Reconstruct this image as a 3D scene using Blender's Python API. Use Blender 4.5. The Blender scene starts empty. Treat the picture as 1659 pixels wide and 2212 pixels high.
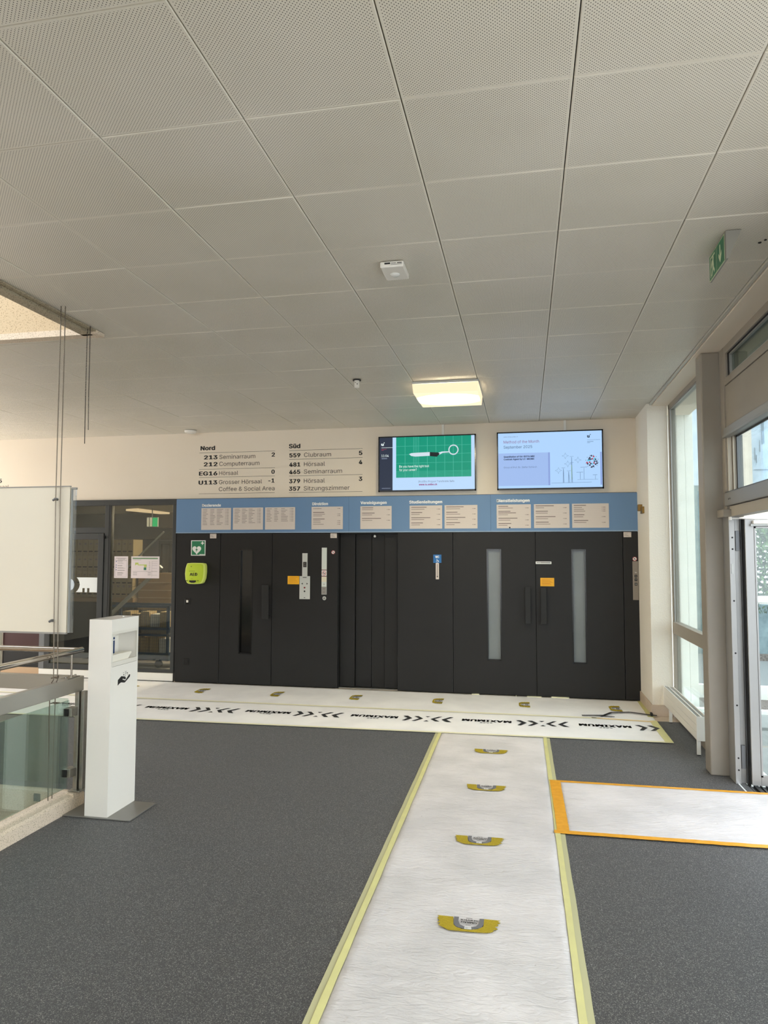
import bpy, bmesh, math, random
from mathutils import Vector, Matrix, Euler
random.seed(7)
SC = bpy.context.scene
COL = SC.collection
PI = math.pi

# ------------------------------------------------------------------ camera
cam_d = bpy.data.cameras.new('camera'); cam = bpy.data.objects.new('camera', cam_d); COL.objects.link(cam)
SC.camera = cam
YAW, PIT, ROLL, FPX, EYE = -0.199133, 0.0612538, 0.00205270, 1512.93, 1.8
fw = Vector((math.sin(YAW)*math.cos(PIT), math.cos(YAW)*math.cos(PIT), math.sin(PIT)))
rt = Vector((math.cos(YAW), -math.sin(YAW), 0)); up = rt.cross(fw)
rt, up = rt*math.cos(ROLL)+up*math.sin(ROLL), -rt*math.sin(ROLL)+up*math.cos(ROLL)
cam.matrix_world = Matrix(((rt.x, up.x, -fw.x, 0), (rt.y, up.y, -fw.y, 0), (rt.z, up.z, -fw.z, EYE), (0, 0, 0, 1)))
cam_d.sensor_fit = 'VERTICAL'; cam_d.sensor_height = 36; cam_d.lens = FPX/2212*36
cam_d.clip_start = .05; cam_d.clip_end = 200

# ------------------------------------------------------------------ world (overcast sky), exposure
W = bpy.data.worlds.new('sky'); SC.world = W; W.use_nodes = True
bg = W.node_tree.nodes['Background']
bg.inputs[0].default_value = (0.86, 0.93, 1.0, 1); bg.inputs[1].default_value = 3.4
SC.view_settings.view_transform = 'Standard'; SC.view_settings.look = 'None'
SC.view_settings.exposure = 0.16; SC.view_settings.gamma = 1.0; SC.view_settings.use_curve_mapping = False
SC.cycles.use_denoising = True
SC.cycles.use_adaptive_sampling = True; SC.cycles.adaptive_threshold = .1; SC.cycles.adaptive_min_samples = 16
SC.cycles.max_bounces = 8; SC.cycles.diffuse_bounces = 4; SC.cycles.transparent_max_bounces = 16
SC.cycles.glossy_bounces = 3; SC.cycles.sample_clamp_indirect = 6
SC.cycles.caustics_reflective = False; SC.cycles.caustics_refractive = False

# added area lights out of frame, filling in for window and skylight daylight
def area(name, loc, rot, sx, sy, power, col):
    l = bpy.data.lights.new(name, 'AREA'); l.shape = 'RECTANGLE'; l.size = sx; l.size_y = sy; l.energy = power; l.color = col
    o = bpy.data.objects.new(name, l); COL.objects.link(o); o.location = loc; o.rotation_euler = rot; o['kind'] = 'helper'; return o
area('facade_fill', (1.52, -1.6, 1.7), (0, PI/2, 0), 3.0, 10.0, 110, (1, .97, .92))
area('rear_fill', (-3.6, -7.6, 1.8), (PI/2, 0, 0), 9.5, 2.6, 105, (1, .96, .90))
area('atrium_fill', (-5.6, 1.2, 4.85), (0, 0, 0), 4.0, 6.4, 25, (1, .92, .80))
area('left_fill', (-9.3, 7.9, 1.9), (0, -PI/2, 0), 2.8, 2.2, 85, (1, .96, .91))  # added to brighten the left end; the wall here is solid

# ------------------------------------------------------------------ materials
def lin(c):
    return tuple((v/255/12.92 if v/255 <= .04045 else ((v/255+.055)/1.055)**2.4) for v in c[:3])+(1,)
MATS = {}
def M(name, col, rough=.5, metal=0, spec=.5, noise=None, bump=None, emit=0, coat=0):
    """noise=(scale, dark rgb, contrast); bump=(scale, distance)"""
    if name in MATS: return MATS[name]
    m = bpy.data.materials.new(name); m.use_nodes = True; nt = m.node_tree; b = nt.nodes['Principled BSDF']
    b.inputs['Base Color'].default_value = lin(col); b.inputs['Roughness'].default_value = rough
    b.inputs['Metallic'].default_value = metal; b.inputs['Specular IOR Level'].default_value = spec
    if name.startswith('screen_'): b.inputs['Specular IOR Level'].default_value = .05
    b.inputs['Coat Weight'].default_value = coat; b.inputs['Coat Roughness'].default_value = .15
    tc = nt.nodes.new('ShaderNodeTexCoord')
    if noise:
        n = nt.nodes.new('ShaderNodeTexNoise'); n.inputs['Scale'].default_value = noise[0]; n.inputs['Detail'].default_value = 5
        r = nt.nodes.new('ShaderNodeValToRGB'); c = noise[2] if len(noise) > 2 else .2
        r.color_ramp.elements[0].position = .5-c; r.color_ramp.elements[1].position = .5+c
        r.color_ramp.elements[0].color = lin(noise[1]); r.color_ramp.elements[1].color = lin(col)
        nt.links.new(tc.outputs['Object'], n.inputs['Vector']); nt.links.new(n.outputs['Fac'], r.inputs[0])
        nt.links.new(r.outputs[0], b.inputs['Base Color'])
    if bump:
        n = nt.nodes.new('ShaderNodeTexNoise'); n.inputs['Scale'].default_value = bump[0]; n.inputs['Detail'].default_value = 4
        bp = nt.nodes.new('ShaderNodeBump'); bp.inputs['Distance'].default_value = bump[1]; bp.inputs['Strength'].default_value = 1
        nt.links.new(tc.outputs['Object'], n.inputs['Vector']); nt.links.new(n.outputs['Fac'], bp.inputs['Height'])
        nt.links.new(bp.outputs[0], b.inputs['Normal'])
    if emit:
        b.inputs['Emission Color'].default_value = lin(col); b.inputs['Emission Strength'].default_value = emit
        if emit < 10: m.cycles.emission_sampling = 'NONE'
        if emit >= .3 and metal == 0: b.inputs['Base Color'].default_value = (.02, .02, .02, 1)
    MATS[name] = m
    return m
def glass(name, tint, gloss=.06, rough=.02):
    m = bpy.data.materials.new(name); m.use_nodes = True; nt = m.node_tree; nt.nodes.clear()
    o = nt.nodes.new('ShaderNodeOutputMaterial'); mx = nt.nodes.new('ShaderNodeMixShader')
    t = nt.nodes.new('ShaderNodeBsdfTransparent'); g = nt.nodes.new('ShaderNodeBsdfGlossy')
    f = nt.nodes.new('ShaderNodeLayerWeight'); f.inputs['Blend'].default_value = .25
    mr = nt.nodes.new('ShaderNodeMapRange'); mr.inputs['To Min'].default_value = gloss; mr.inputs['To Max'].default_value = .4
    t.inputs[0].default_value = (*tint, 1); g.inputs['Roughness'].default_value = rough; g.inputs[0].default_value = (.9, .95, .95, 1)
    nt.links.new(f.outputs['Fresnel'], mr.inputs[0]); nt.links.new(mr.outputs[0], mx.inputs[0])
    nt.links.new(t.outputs[0], mx.inputs[1]); nt.links.new(g.outputs[0], mx.inputs[2]); nt.links.new(mx.outputs[0], o.inputs[0])
    MATS[name] = m
    return m
def nd(nt, t, **k):
    n = nt.nodes.new(t)
    for a, v in k.items(): setattr(n, a, v)
    return n
def mth(nt, op, a, b=None):
    n = nt.nodes.new('ShaderNodeMath'); n.operation = op
    for i, v in enumerate((a, b)):
        if v is None: continue
        if isinstance(v, (int, float)): n.inputs[i].default_value = v
        else: nt.links.new(v, n.inputs[i])
    return n.outputs[0]

def perforated():
    m = bpy.data.materials.new('perforated_metal_tile'); m.use_nodes = True; nt = m.node_tree; b = nt.nodes['Principled BSDF']
    tc = nd(nt, 'ShaderNodeTexCoord'); sp = nd(nt, 'ShaderNodeSeparateXYZ'); nt.links.new(tc.outputs['Object'], sp.inputs[0])
    p = .0145
    a = mth(nt, 'DIVIDE', mth(nt, 'ADD', sp.outputs[0], sp.outputs[1]), p)
    c = mth(nt, 'DIVIDE', mth(nt, 'SUBTRACT', sp.outputs[0], sp.outputs[1]), p)
    fa = mth(nt, 'SUBTRACT', mth(nt, 'FRACT', a), .5); fc = mth(nt, 'SUBTRACT', mth(nt, 'FRACT', c), .5)
    d2 = mth(nt, 'ADD', mth(nt, 'MULTIPLY', fa, fa), mth(nt, 'MULTIPLY', fc, fc))
    hole = mth(nt, 'LESS_THAN', d2, .036)
    mg = mth(nt, 'MULTIPLY', mth(nt, 'LESS_THAN', mth(nt, 'ABSOLUTE', sp.outputs[0]), .3085), mth(nt, 'LESS_THAN', mth(nt, 'ABSOLUTE', sp.outputs[1]), .2975))
    hole = mth(nt, 'MULTIPLY', hole, mg)
    n = nd(nt, 'ShaderNodeTexNoise'); n.inputs['Scale'].default_value = 1.1
    geo = nd(nt, 'ShaderNodeNewGeometry'); nt.links.new(geo.outputs['Position'], n.inputs['Vector'])
    cr = nd(nt, 'ShaderNodeValToRGB'); cr.color_ramp.elements[0].position = .35; cr.color_ramp.elements[1].position = .65
    cr.color_ramp.elements[0].color = lin((219, 213, 199)); cr.color_ramp.elements[1].color = lin((226, 220, 208))
    nt.links.new(n.outputs['Fac'], cr.inputs[0])
    mx = nd(nt, 'ShaderNodeMix', data_type='RGBA'); nt.links.new(hole, mx.inputs[0]); nt.links.new(cr.outputs[0], mx.inputs[6])
    mx.inputs[7].default_value = lin((70, 66, 56)); nt.links.new(mx.outputs[2], b.inputs['Base Color'])
    b.inputs['Roughness'].default_value = .42; b.inputs['Specular IOR Level'].default_value = .35
    n2 = nd(nt, 'ShaderNodeTexNoise'); n2.inputs['Scale'].default_value = 2.2; nt.links.new(geo.outputs['Position'], n2.inputs['Vector'])
    bp = nd(nt, 'ShaderNodeBump'); bp.inputs['Distance'].default_value = .004; nt.links.new(n2.outputs['Fac'], bp.inputs['Height'])
    nt.links.new(bp.outputs[0], b.inputs['Normal'])
    return m
def carpet():
    m = bpy.data.materials.new('charcoal_carpet'); m.use_nodes = True; nt = m.node_tree; b = nt.nodes['Principled BSDF']
    tc = nd(nt, 'ShaderNodeTexCoord')
    vo = nd(nt, 'ShaderNodeTexVoronoi'); vo.inputs['Scale'].default_value = 290; nt.links.new(tc.outputs['Object'], vo.inputs['Vector'])
    n = nd(nt, 'ShaderNodeSeparateColor'); nt.links.new(vo.outputs['Color'], n.inputs[0])
    cr = nd(nt, 'ShaderNodeValToRGB'); e = cr.color_ramp.elements; e[0].position = .0; e[1].position = 1
    e[0].color = lin((30, 30, 32)); e[1].color = lin((136, 134, 130)); k = e.new(.7); k.color = lin((60, 60, 61)); k = e.new(.9); k.color = lin((100, 99, 97))
    nt.links.new(n.outputs[0], cr.inputs[0])
    n2 = nd(nt, 'ShaderNodeTexNoise'); n2.inputs['Scale'].default_value = .9; n2.inputs['Detail'].default_value = 2; nt.links.new(tc.outputs['Object'], n2.inputs['Vector'])
    mr = nd(nt, 'ShaderNodeMapRange'); mr.inputs['To Min'].default_value = .85; mr.inputs['To Max'].default_value = 1.15; nt.links.new(n2.outputs['Fac'], mr.inputs[0])
    mx = nd(nt, 'ShaderNodeVectorMath', operation='MULTIPLY'); nt.links.new(cr.outputs[0], mx.inputs[0]); nt.links.new(mr.outputs[0], mx.inputs[1])
    nt.links.new(mx.outputs[0], b.inputs['Base Color']); b.inputs['Roughness'].default_value = .62; b.inputs['Specular IOR Level'].default_value = .55
    b.inputs['Sheen Weight'].default_value = .15
    bp = nd(nt, 'ShaderNodeBump'); bp.inputs['Distance'].default_value = .0022; nt.links.new(n.outputs[0], bp.inputs['Height']); nt.links.new(bp.outputs[0], b.inputs['Normal'])
    return m
def fleece(name, rot, ca, cb, st):
    m = bpy.data.materials.new(name); m.use_nodes = True; nt = m.node_tree; b = nt.nodes['Principled BSDF']
    tc = nd(nt, 'ShaderNodeTexCoord'); mp = nd(nt, 'ShaderNodeMapping'); mp.inputs['Rotation'].default_value = (0, 0, rot); mp.inputs['Scale'].default_value = (1, 2.6, 1)
    nt.links.new(tc.outputs['Object'], mp.inputs[0])
    wn = nd(nt, 'ShaderNodeTexNoise'); wn.inputs['Scale'].default_value = 13; wn.inputs['Detail'].default_value = 4; wn.inputs['Distortion'].default_value = 1.6
    nt.links.new(mp.outputs[0], wn.inputs['Vector'])
    w2 = nd(nt, 'ShaderNodeTexNoise'); w2.inputs['Scale'].default_value = 3.5; w2.inputs['Detail'].default_value = 3; nt.links.new(mp.outputs[0], w2.inputs['Vector'])
    w3 = nd(nt, 'ShaderNodeTexNoise'); w3.inputs['Scale'].default_value = 420; nt.links.new(tc.outputs['Object'], w3.inputs['Vector'])
    s = mth(nt, 'ADD', mth(nt, 'MULTIPLY', wn.outputs['Fac'], .0055), mth(nt, 'MULTIPLY', w2.outputs['Fac'], .012))
    s = mth(nt, 'ADD', s, mth(nt, 'MULTIPLY', w3.outputs['Fac'], .0003))
    bp = nd(nt, 'ShaderNodeBump'); bp.inputs['Distance'].default_value = 1.0; bp.inputs['Strength'].default_value = st; nt.links.new(s, bp.inputs['Height']); nt.links.new(bp.outputs[0], b.inputs['Normal'])
    cr = nd(nt, 'ShaderNodeValToRGB'); e = cr.color_ramp.elements; e[0].position = .38; e[1].position = .62
    e[0].color = lin(ca); e[1].color = lin(cb)
    n4 = nd(nt, 'ShaderNodeTexNoise'); n4.inputs['Scale'].default_value = 2; n4.inputs['Detail'].default_value = 5; nt.links.new(tc.outputs['Object'], n4.inputs['Vector'])
    nt.links.new(n4.outputs['Fac'], cr.inputs[0]); nt.links.new(cr.outputs[0], b.inputs['Base Color'])
    b.inputs['Roughness'].default_value = .7; b.inputs['Specular IOR Level'].default_value = .3
    return m
def bricks_print():
    m = bpy.data.materials.new('yellow_brick_print'); m.use_nodes = True; nt = m.node_tree; b = nt.nodes['Principled BSDF']
    tc = nd(nt, 'ShaderNodeTexCoord'); br = nd(nt, 'ShaderNodeTexBrick'); nt.links.new(tc.outputs['Object'], br.inputs[0])
    br.inputs['Color1'].default_value = lin((226, 200, 20)); br.inputs['Color2'].default_value = lin((214, 186, 14)); br.inputs['Mortar'].default_value = lin((120, 104, 20))
    br.inputs['Scale'].default_value = 10; br.inputs['Mortar Size'].default_value = .014; br.inputs['Brick Width'].default_value = .12; br.inputs['Row Height'].default_value = .06
    nt.links.new(br.outputs[0], b.inputs['Base Color']); b.inputs['Roughness'].default_value = .7
    return m
def terrazzo(name, base, dark, scale=60):
    m = bpy.data.materials.new(name); m.use_nodes = True; nt = m.node_tree; b = nt.nodes['Principled BSDF']
    tc = nd(nt, 'ShaderNodeTexCoord'); v = nd(nt, 'ShaderNodeTexVoronoi'); v.inputs['Scale'].default_value = scale; nt.links.new(tc.outputs['Object'], v.inputs['Vector'])
    n = nd(nt, 'ShaderNodeTexNoise'); n.inputs['Scale'].default_value = scale*.8; n.inputs['Detail'].default_value = 3; nt.links.new(tc.outputs['Object'], n.inputs['Vector'])
    s = mth(nt, 'ADD', v.outputs['Distance'], mth(nt, 'MULTIPLY', n.outputs['Fac'], .6))
    cr = nd(nt, 'ShaderNodeValToRGB'); e = cr.color_ramp.elements; e[0].position = .48; e[1].position = .66; e[0].color = lin(dark); e[1].color = lin(base)
    nt.links.new(s, cr.inputs[0]); nt.links.new(cr.outputs[0], b.inputs['Base Color']); b.inputs['Roughness'].default_value = .75
    return m
def foliage_mat(name, a, c):
    return M(name, a, .8, noise=(14, c, .12), bump=(20, .05))

plaster = M('cream_plaster', (234, 223, 207), .85, spec=.2, noise=(1.2, (230, 217, 199), .3), bump=(180, .0006))
plaster_rough = M('rough_cream_plaster', (238, 231, 218), .9, spec=.2, bump=(70, .004))
perf = perforated(); carp = carpet(); flc = fleece('white_fleece_long', 0.35, (208, 205, 205), (225, 221, 221), 1.5); flc2 = fleece('white_fleece_cross', 1.3, (240, 239, 240), (250, 249, 249), .35)
black_metal = M('black_powder_coated_steel', (33, 32, 32), .5, spec=.3, noise=(3, (30, 29, 29), .3))
black_matte = M('matte_black', (14, 14, 14), .6)
black_gloss = M('black_gloss_plastic', (10, 10, 11), .2)
blue_panel = M('steel_blue_panel', (108, 140, 178), .5, spec=.3)
blue_line = M('steel_blue_edge', (150, 172, 196), .35)
plate = M('paper_plate', (216, 205, 197), .6)
ink = M('black_lettering', (22, 20, 19), .6)
ink_soft = M('grey_print', (134, 125, 121), .7)
ink_red = M('red_print', (176, 40, 40), .6)
white_letter = M('white_lettering', (240, 240, 238), .5)
white_paint = M('white_enamel', (236, 232, 224), .35, spec=.5)
white_gloss = M('white_gloss_cabinet', (244, 240, 232), .18, spec=.5, coat=.3)
steel = M('brushed_stainless_steel', (176, 174, 168), .32, metal=1, noise=(40, (160, 158, 150), .3))
steel_bright = M('polished_handrail_steel', (196, 190, 182), .16, metal=1)
steel_flat = M('satin_grey_steel_beam', (178, 176, 168), .38, metal=.7)
steel_plate = M('grey_base_plate_steel', (142, 140, 136), .4, metal=.55)
cable_m = M('steel_wire', (120, 110, 98), .35, metal=.7)
taupe = M('taupe_painted_steel', (158, 150, 138), .45, spec=.4, noise=(2.5, (150, 142, 130), .3))
alu = M('grey_anodised_aluminium', (164, 163, 160), .38, metal=.5)
alu_dark = M('dark_aluminium', (112, 114, 116), .4, metal=.4)
frame_dark = M('anthracite_frame', (52, 54, 54), .4)
gasket = M('black_gasket', (12, 12, 12), .7)
terr = terrazzo('beige_terrazzo', (222, 205, 184), (158, 142, 116), 130)
terr_up = terrazzo('warm_beige_terrazzo', (206, 184, 150), (160, 138, 106), 90)
stone = M('beige_stone_tile', (206, 188, 170), .5, noise=(8, (196, 178, 158), .2))
tape_y = M('pale_yellow_tape', (222, 219, 152), .45, noise=(9, (214, 210, 150), .2))
tape_y2 = M('grey_yellow_tape', (192, 190, 150), .5)
tape_w = M('cream_tape', (238, 234, 204), .5)
tape_o = M('orange_tape', (240, 176, 52), .42, noise=(25, (226, 158, 36), .2))
yellow_note = M('orange_yellow_notice', (240, 176, 22), .5)
aed_green = M('sign_green', (34, 124, 84), .45)
lime = M('lime_green_plastic', (200, 222, 60), .32, spec=.5)
lime_light = M('pale_lime_plastic', (224, 238, 120), .3)
sign_blue = M('sign_blue', (16, 104, 172), .45)
frost = M('frosted_glass_grey', (122, 128, 130), .3, spec=.5, noise=(2, (108, 114, 116), .3))
brass = M('brass', (146, 116, 64), .35, metal=.8)
dark_glass = M('black_glass', (10, 10, 10), .12, spec=.5)
pane = glass('clear_pane', (.93, .96, .95), .05)
pane_rail = glass('green_tinted_glass', (.80, .88, .86), .07)
pane_dark = glass('interior_dark_pane', (.72, .72, .68), .05)
conc = M('pale_concrete', (244, 244, 236), .85, noise=(5, (232, 234, 226), .25), bump=(30, .004))
conc_blue = M('pale_blue_grey_render', (206, 220, 232), .85, noise=(6, (186, 204, 218), .2))
conc_beige = M('pale_beige_render', (226, 216, 200), .85, noise=(5, (216, 205, 188), .25))
paving = M('grey_paving', (150, 153, 150), .8, noise=(4, (132, 134, 132), .25))
soil = M('brown_gravel', (124, 112, 104), .9, noise=(40, (78, 68, 62), .12))
teal_wall = M('weathered_teal_concrete', (128, 150, 154), .85, noise=(7, (98, 120, 128), .15))
leaf = foliage_mat('hedge_leaf', (104, 136, 84), (58, 82, 48))
leaf_dark = foliage_mat('dark_leaf', (70, 96, 56), (36, 54, 34))
maroon = M('dark_maroon_door', (52, 8, 8), .5)
tan_floor = M('tan_floor', (190, 160, 128), .5)
wood = M('light_birch_wood', (170, 144, 110), .55, noise=(6, (156, 130, 98), .3))
mailbox_m = M('beige_mailbox_metal', (168, 152, 118), .5)
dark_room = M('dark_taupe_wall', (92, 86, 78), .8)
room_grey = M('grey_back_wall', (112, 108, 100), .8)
trolley_blue = M('blue_trolley_steel', (44, 76, 112), .4, metal=.3)
carton = M('beige_carton', (190, 168, 128), .7)
carton_w = M('white_carton', (214, 216, 216), .7)
def lamp_material():
    m = bpy.data.materials.new('lamp_diffuser_glow'); m.use_nodes = True; nt = m.node_tree; b = nt.nodes['Principled BSDF']
    tc = nd(nt, 'ShaderNodeTexCoord'); mp = nd(nt, 'ShaderNodeMapping'); mp.inputs['Scale'].default_value = (2.7, 3.6, 0); nt.links.new(tc.outputs['Object'], mp.inputs[0])
    g = nd(nt, 'ShaderNodeTexGradient', gradient_type='SPHERICAL'); nt.links.new(mp.outputs[0], g.inputs[0])
    st = mth(nt, 'ADD', .98, mth(nt, 'MULTIPLY', mth(nt, 'POWER', g.outputs['Fac'], 1.3), 150))
    b.inputs['Base Color'].default_value = (.02, .02, .02, 1); b.inputs['Emission Color'].default_value = lin((255, 240, 200)); nt.links.new(st, b.inputs['Emission Strength'])
    return m
lamp_glow = lamp_material()
lamp_side = M('lamp_diffuser_side_glow', (255, 226, 184), .5, emit=1.05)
room_lamp = M('ceiling_light_glow', (255, 224, 178), .5, emit=1.1); room_fill = M('room_fill_glow', (255, 238, 206), .5, emit=42)
exit_glow = M('exit_sign_glow', (40, 220, 130), .5, emit=.9)
exit_glow_w = M('exit_sign_pale_glow', (235, 225, 190), .5, emit=.9)
grey_plastic = M('light_grey_plastic', (196, 198, 194), .45)
dark_screen = M('dark_display', (50, 48, 46), .3)
navy = M('navy_bottle_label', (38, 62, 104), .4)
mat_rubber = M('door_mat_rubber', (62, 62, 62), .7)
def E(name, col, s=.95): return M('screen_'+name, col, .4, emit=s)

# ------------------------------------------------------------------ mesh builder
def wm(o):
    return (wm(o.parent) @ o.matrix_basis) if o.parent else o.matrix_basis.copy()
SPLIT = {'bullet_marks', 'bolt', 'end_cap', 'red_line', 'screw_head', 'screw_hole', 'torn_edge_tape', 'arrow_marks', 'rule_line', 'pale_joint', 'board_edge', 'hole', 'grip_slot', 'door_jamb_'}
PRINTS = {'key_marks', 'key_symbols', 'printed_rows', 'spectrum_lines', 'small_print', 'molecule_dark', 'molecule_red', 'molecule_cyan', 'name_label', 'printed_lines', 'slat_line', 'print', 'edge_print', 'mat_grid', 'arrow_and_word_print', 'display_digits', 'spray_symbol', 'white_symbols', 'running_figure_and_arrow', 'screen_text', 'cross', 'logo_lettering', 'plan_rooms'}
class MB:
    def __init__(s): s.v = []; s.f = []
    def add(s, vs, fs):
        o = len(s.v); s.v += [tuple(v) for v in vs]; s.f += [tuple(i+o for i in f) for f in fs]; return s
    def box(s, x0, x1, y0, y1, z0, z1):
        x0, x1 = sorted((x0, x1)); y0, y1 = sorted((y0, y1)); z0, z1 = sorted((z0, z1))
        return s.add([(x0,y0,z0),(x1,y0,z0),(x1,y1,z0),(x0,y1,z0),(x0,y0,z1),(x1,y0,z1),(x1,y1,z1),(x0,y1,z1)],
                     [(0,3,2,1),(4,5,6,7),(0,1,5,4),(1,2,6,5),(2,3,7,6),(3,0,4,7)])
    def prism(s, pts, t, place):
        """pts 2D outline (ccw), t thickness, place(u,v,w)->xyz, w from 0 to t"""
        a = sum(pts[i][0]*pts[(i+1)%len(pts)][1]-pts[(i+1)%len(pts)][0]*pts[i][1] for i in range(len(pts)))
        if a < 0: pts = pts[::-1]
        n = len(pts)
        vs = [place(u, v, t) for u, v in pts]+[place(u, v, 0) for u, v in pts]
        fs = [tuple(range(n)), tuple(range(2*n-1, n-1, -1))]+[(i, i+n, (i+1)%n+n, (i+1)%n) for i in range(n)]
        return s.add(vs, fs)
    def tube(s, pts, r, n=10, cap=True):
        pts = [Vector(p) for p in pts]; rings = []
        for i, p in enumerate(pts):
            d = ((pts[min(i+1, len(pts)-1)]-p).normalized()+(p-pts[max(i-1, 0)]).normalized())
            d = d.normalized() if d.length > 1e-6 else Vector((0, 0, 1))
            a = d.orthogonal().normalized() if i == 0 else (rings[-1][1]-d*rings[-1][1].dot(d)).normalized()
            b = d.cross(a); rr = r[i] if isinstance(r, (list, tuple)) else r
            rings.append(([p+(a*math.cos(2*PI*k/n)+b*math.sin(2*PI*k/n))*rr for k in range(n)], a))
        vs = [v for R, _ in rings for v in R]; fs = []
        for i in range(len(pts)-1):
            for k in range(n): fs.append((i*n+k, i*n+(k+1)%n, (i+1)*n+(k+1)%n, (i+1)*n+k))
        if cap: fs += [tuple(range(n-1, -1, -1)), tuple(range((len(pts)-1)*n, len(pts)*n))]
        return s.add(vs, fs)
    def build(s, name, mat, parent=None, bevel=0, smooth=False):
        if name in SPLIT and len(s.f) > 6:
            objs = []
            for vs, fs in s.islands(): q = MB(); q.v, q.f = vs, fs; objs.append(q._build(name, mat, parent, bevel, smooth))
            return objs[0]
        o = s._build(name, mat, parent, bevel, smooth)
        if name in PRINTS: o['kind'] = 'stuff'
        return o
    def islands(s):
        p = list(range(len(s.v)))
        def f(i):
            while p[i] != i: p[i] = p[p[i]]; i = p[i]
            return i
        for q in s.f:
            for i in q[1:]: p[f(i)] = f(q[0])
        gs = {}
        for q in s.f: gs.setdefault(f(q[0]), []).append(q)
        out = []
        for fs in gs.values():
            ids = sorted({i for q in fs for i in q}); mp = {i: k for k, i in enumerate(ids)}
            out.append(([s.v[i] for i in ids], [tuple(mp[i] for i in q) for q in fs]))
        return out
    def _build(s, name, mat, parent=None, bevel=0, smooth=False):
        me = bpy.data.meshes.new(name)
        par = wm(parent).inverted() if parent else Matrix()
        me.from_pydata([par @ Vector(v) for v in s.v], [], s.f); me.update()
        if bevel:
            bm = bmesh.new(); bm.from_mesh(me)
            bmesh.ops.bevel(bm, geom=[e for e in bm.edges if len(e.link_faces) == 2 and e.calc_face_angle(0) > .6], offset=bevel, segments=2, affect='EDGES', profile=.5)
            bm.to_mesh(me); bm.free()
        if smooth:
            for p in me.polygons: p.use_smooth = True
            me.set_sharp_from_angle(angle=.7)
        me.materials.append(mat)
        o = bpy.data.objects.new(name, me); COL.objects.link(o)
        if parent: o.parent = parent
        return o
def tag(o, label, cat=None, group=None, kind=None):
    if label: o['label'] = label
    if cat: o['category'] = cat
    if group: o['group'] = group
    if kind: o['kind'] = kind
    return o
def thing(name, label, cat, loc=(0, 0, 0), group=None, kind=None):
    o = bpy.data.objects.new(name, None); COL.objects.link(o); o.empty_display_size = .1
    o.matrix_world = Matrix.Translation(loc)
    return tag(o, label, cat, group, kind)
def box(name, mat, x0, x1, y0, y1, z0, z1, parent=None, bevel=0):
    return MB().box(x0, x1, y0, y1, z0, z1).build(name, mat, parent, bevel)
def copy_tree(o, off, parent=None, label=None):
    c = o.copy(); COL.objects.link(c)
    if parent: c.parent = parent
    else: c.location = Vector(o.location)+Vector(off)
    if label: c['label'] = label
    for ch in list(o.children): copy_tree(ch, off, c)
    return c

# ------------------------------------------------------------------ lettering
TXT = {}
FONT = None
try:                                                     # Blender's own bundled sans; the built-in font if it is missing
    FONT = bpy.data.fonts.load(bpy.utils.system_resource('DATAFILES', path='fonts')+'/Inter.woff2')
except Exception:
    FONT = None
def glyphs(s, bold):
    k = (s, bold)
    if k not in TXT:
        cu = bpy.data.curves.new('lettering', 'FONT'); cu.body = s; cu.size = 1; cu.resolution_u = 3
        if FONT: cu.font = FONT
        if bold: cu.space_character = 1.06
        ob = bpy.data.objects.new('lettering', cu); COL.objects.link(ob)
        bpy.context.view_layer.update()
        dg = bpy.context.evaluated_depsgraph_get(); me = bpy.data.meshes.new_from_object(ob.evaluated_get(dg))
        V = [tuple(v.co[:2])+(0,) for v in me.vertices]; P_ = [tuple(p.vertices) for p in me.polygons]
        if bold:                                         # heavier strokes: slightly shifted copies, each a hair lower
            V0, P0 = V, P_; V, P_ = [], []
            for q, (dx, dy) in enumerate(((0, 0), (.045, 0), (-.045, 0), (.022, .018), (-.022, .018), (.022, -.018), (-.022, -.018))):
                o_ = len(V); V += [(x+dx, y+dy, -.00004*q) for x, y, _ in V0]; P_ += [tuple(i+o_ for i in f) for f in P0]
        TXT[k] = (V, P_)
        bpy.data.objects.remove(ob); bpy.data.curves.remove(cu); bpy.data.meshes.remove(me)
    return TXT[k]
def text(mb, s, u0, v0, cap, place, u1=None, bold=False, w=0, right=None, center=None):
    """write s with baseline start (u0,v0), capital height cap, width up to u1, on place(u,v,w)"""
    vs, fs = glyphs(s, bold)
    hv, _ = glyphs('H', bold); hc = max(v[1] for v in hv)-min(v[1] for v in hv)
    x0 = min(v[0] for v in vs); x1 = max(v[0] for v in vs)
    sy = cap/hc; sx = sy if u1 is None else (u1-u0)/(x1-x0)
    if right is not None: u0 = right-(x1-x0)*sx
    if center is not None: u0 = center-(x1-x0)*sx/2
    mb.add([place(u0+(x-x0)*sx, v0+y*sy, w+z) for x, y, z in vs], fs)
def onwall(y):  # faces the camera side (-y), text reads along +x
    return lambda u, v, w: (u, y-w, v)
def bar(mb, u0, u1, v0, v1, place, w=0):
    mb.prism([(u0, v0), (u1, v0), (u1, v1), (u0, v1)], .0006, lambda a, b, c: place(a, b, w+c))

# ================================================================== SETTING
D = 9.277; H = 3.545; XR = 1.415; XW = 1.63
VX, VY = -3.29, 4.84                                     # ceiling opening corner
KX, KY = -3.145, 4.65                                    # floor opening corner (outer kerb)
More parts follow.
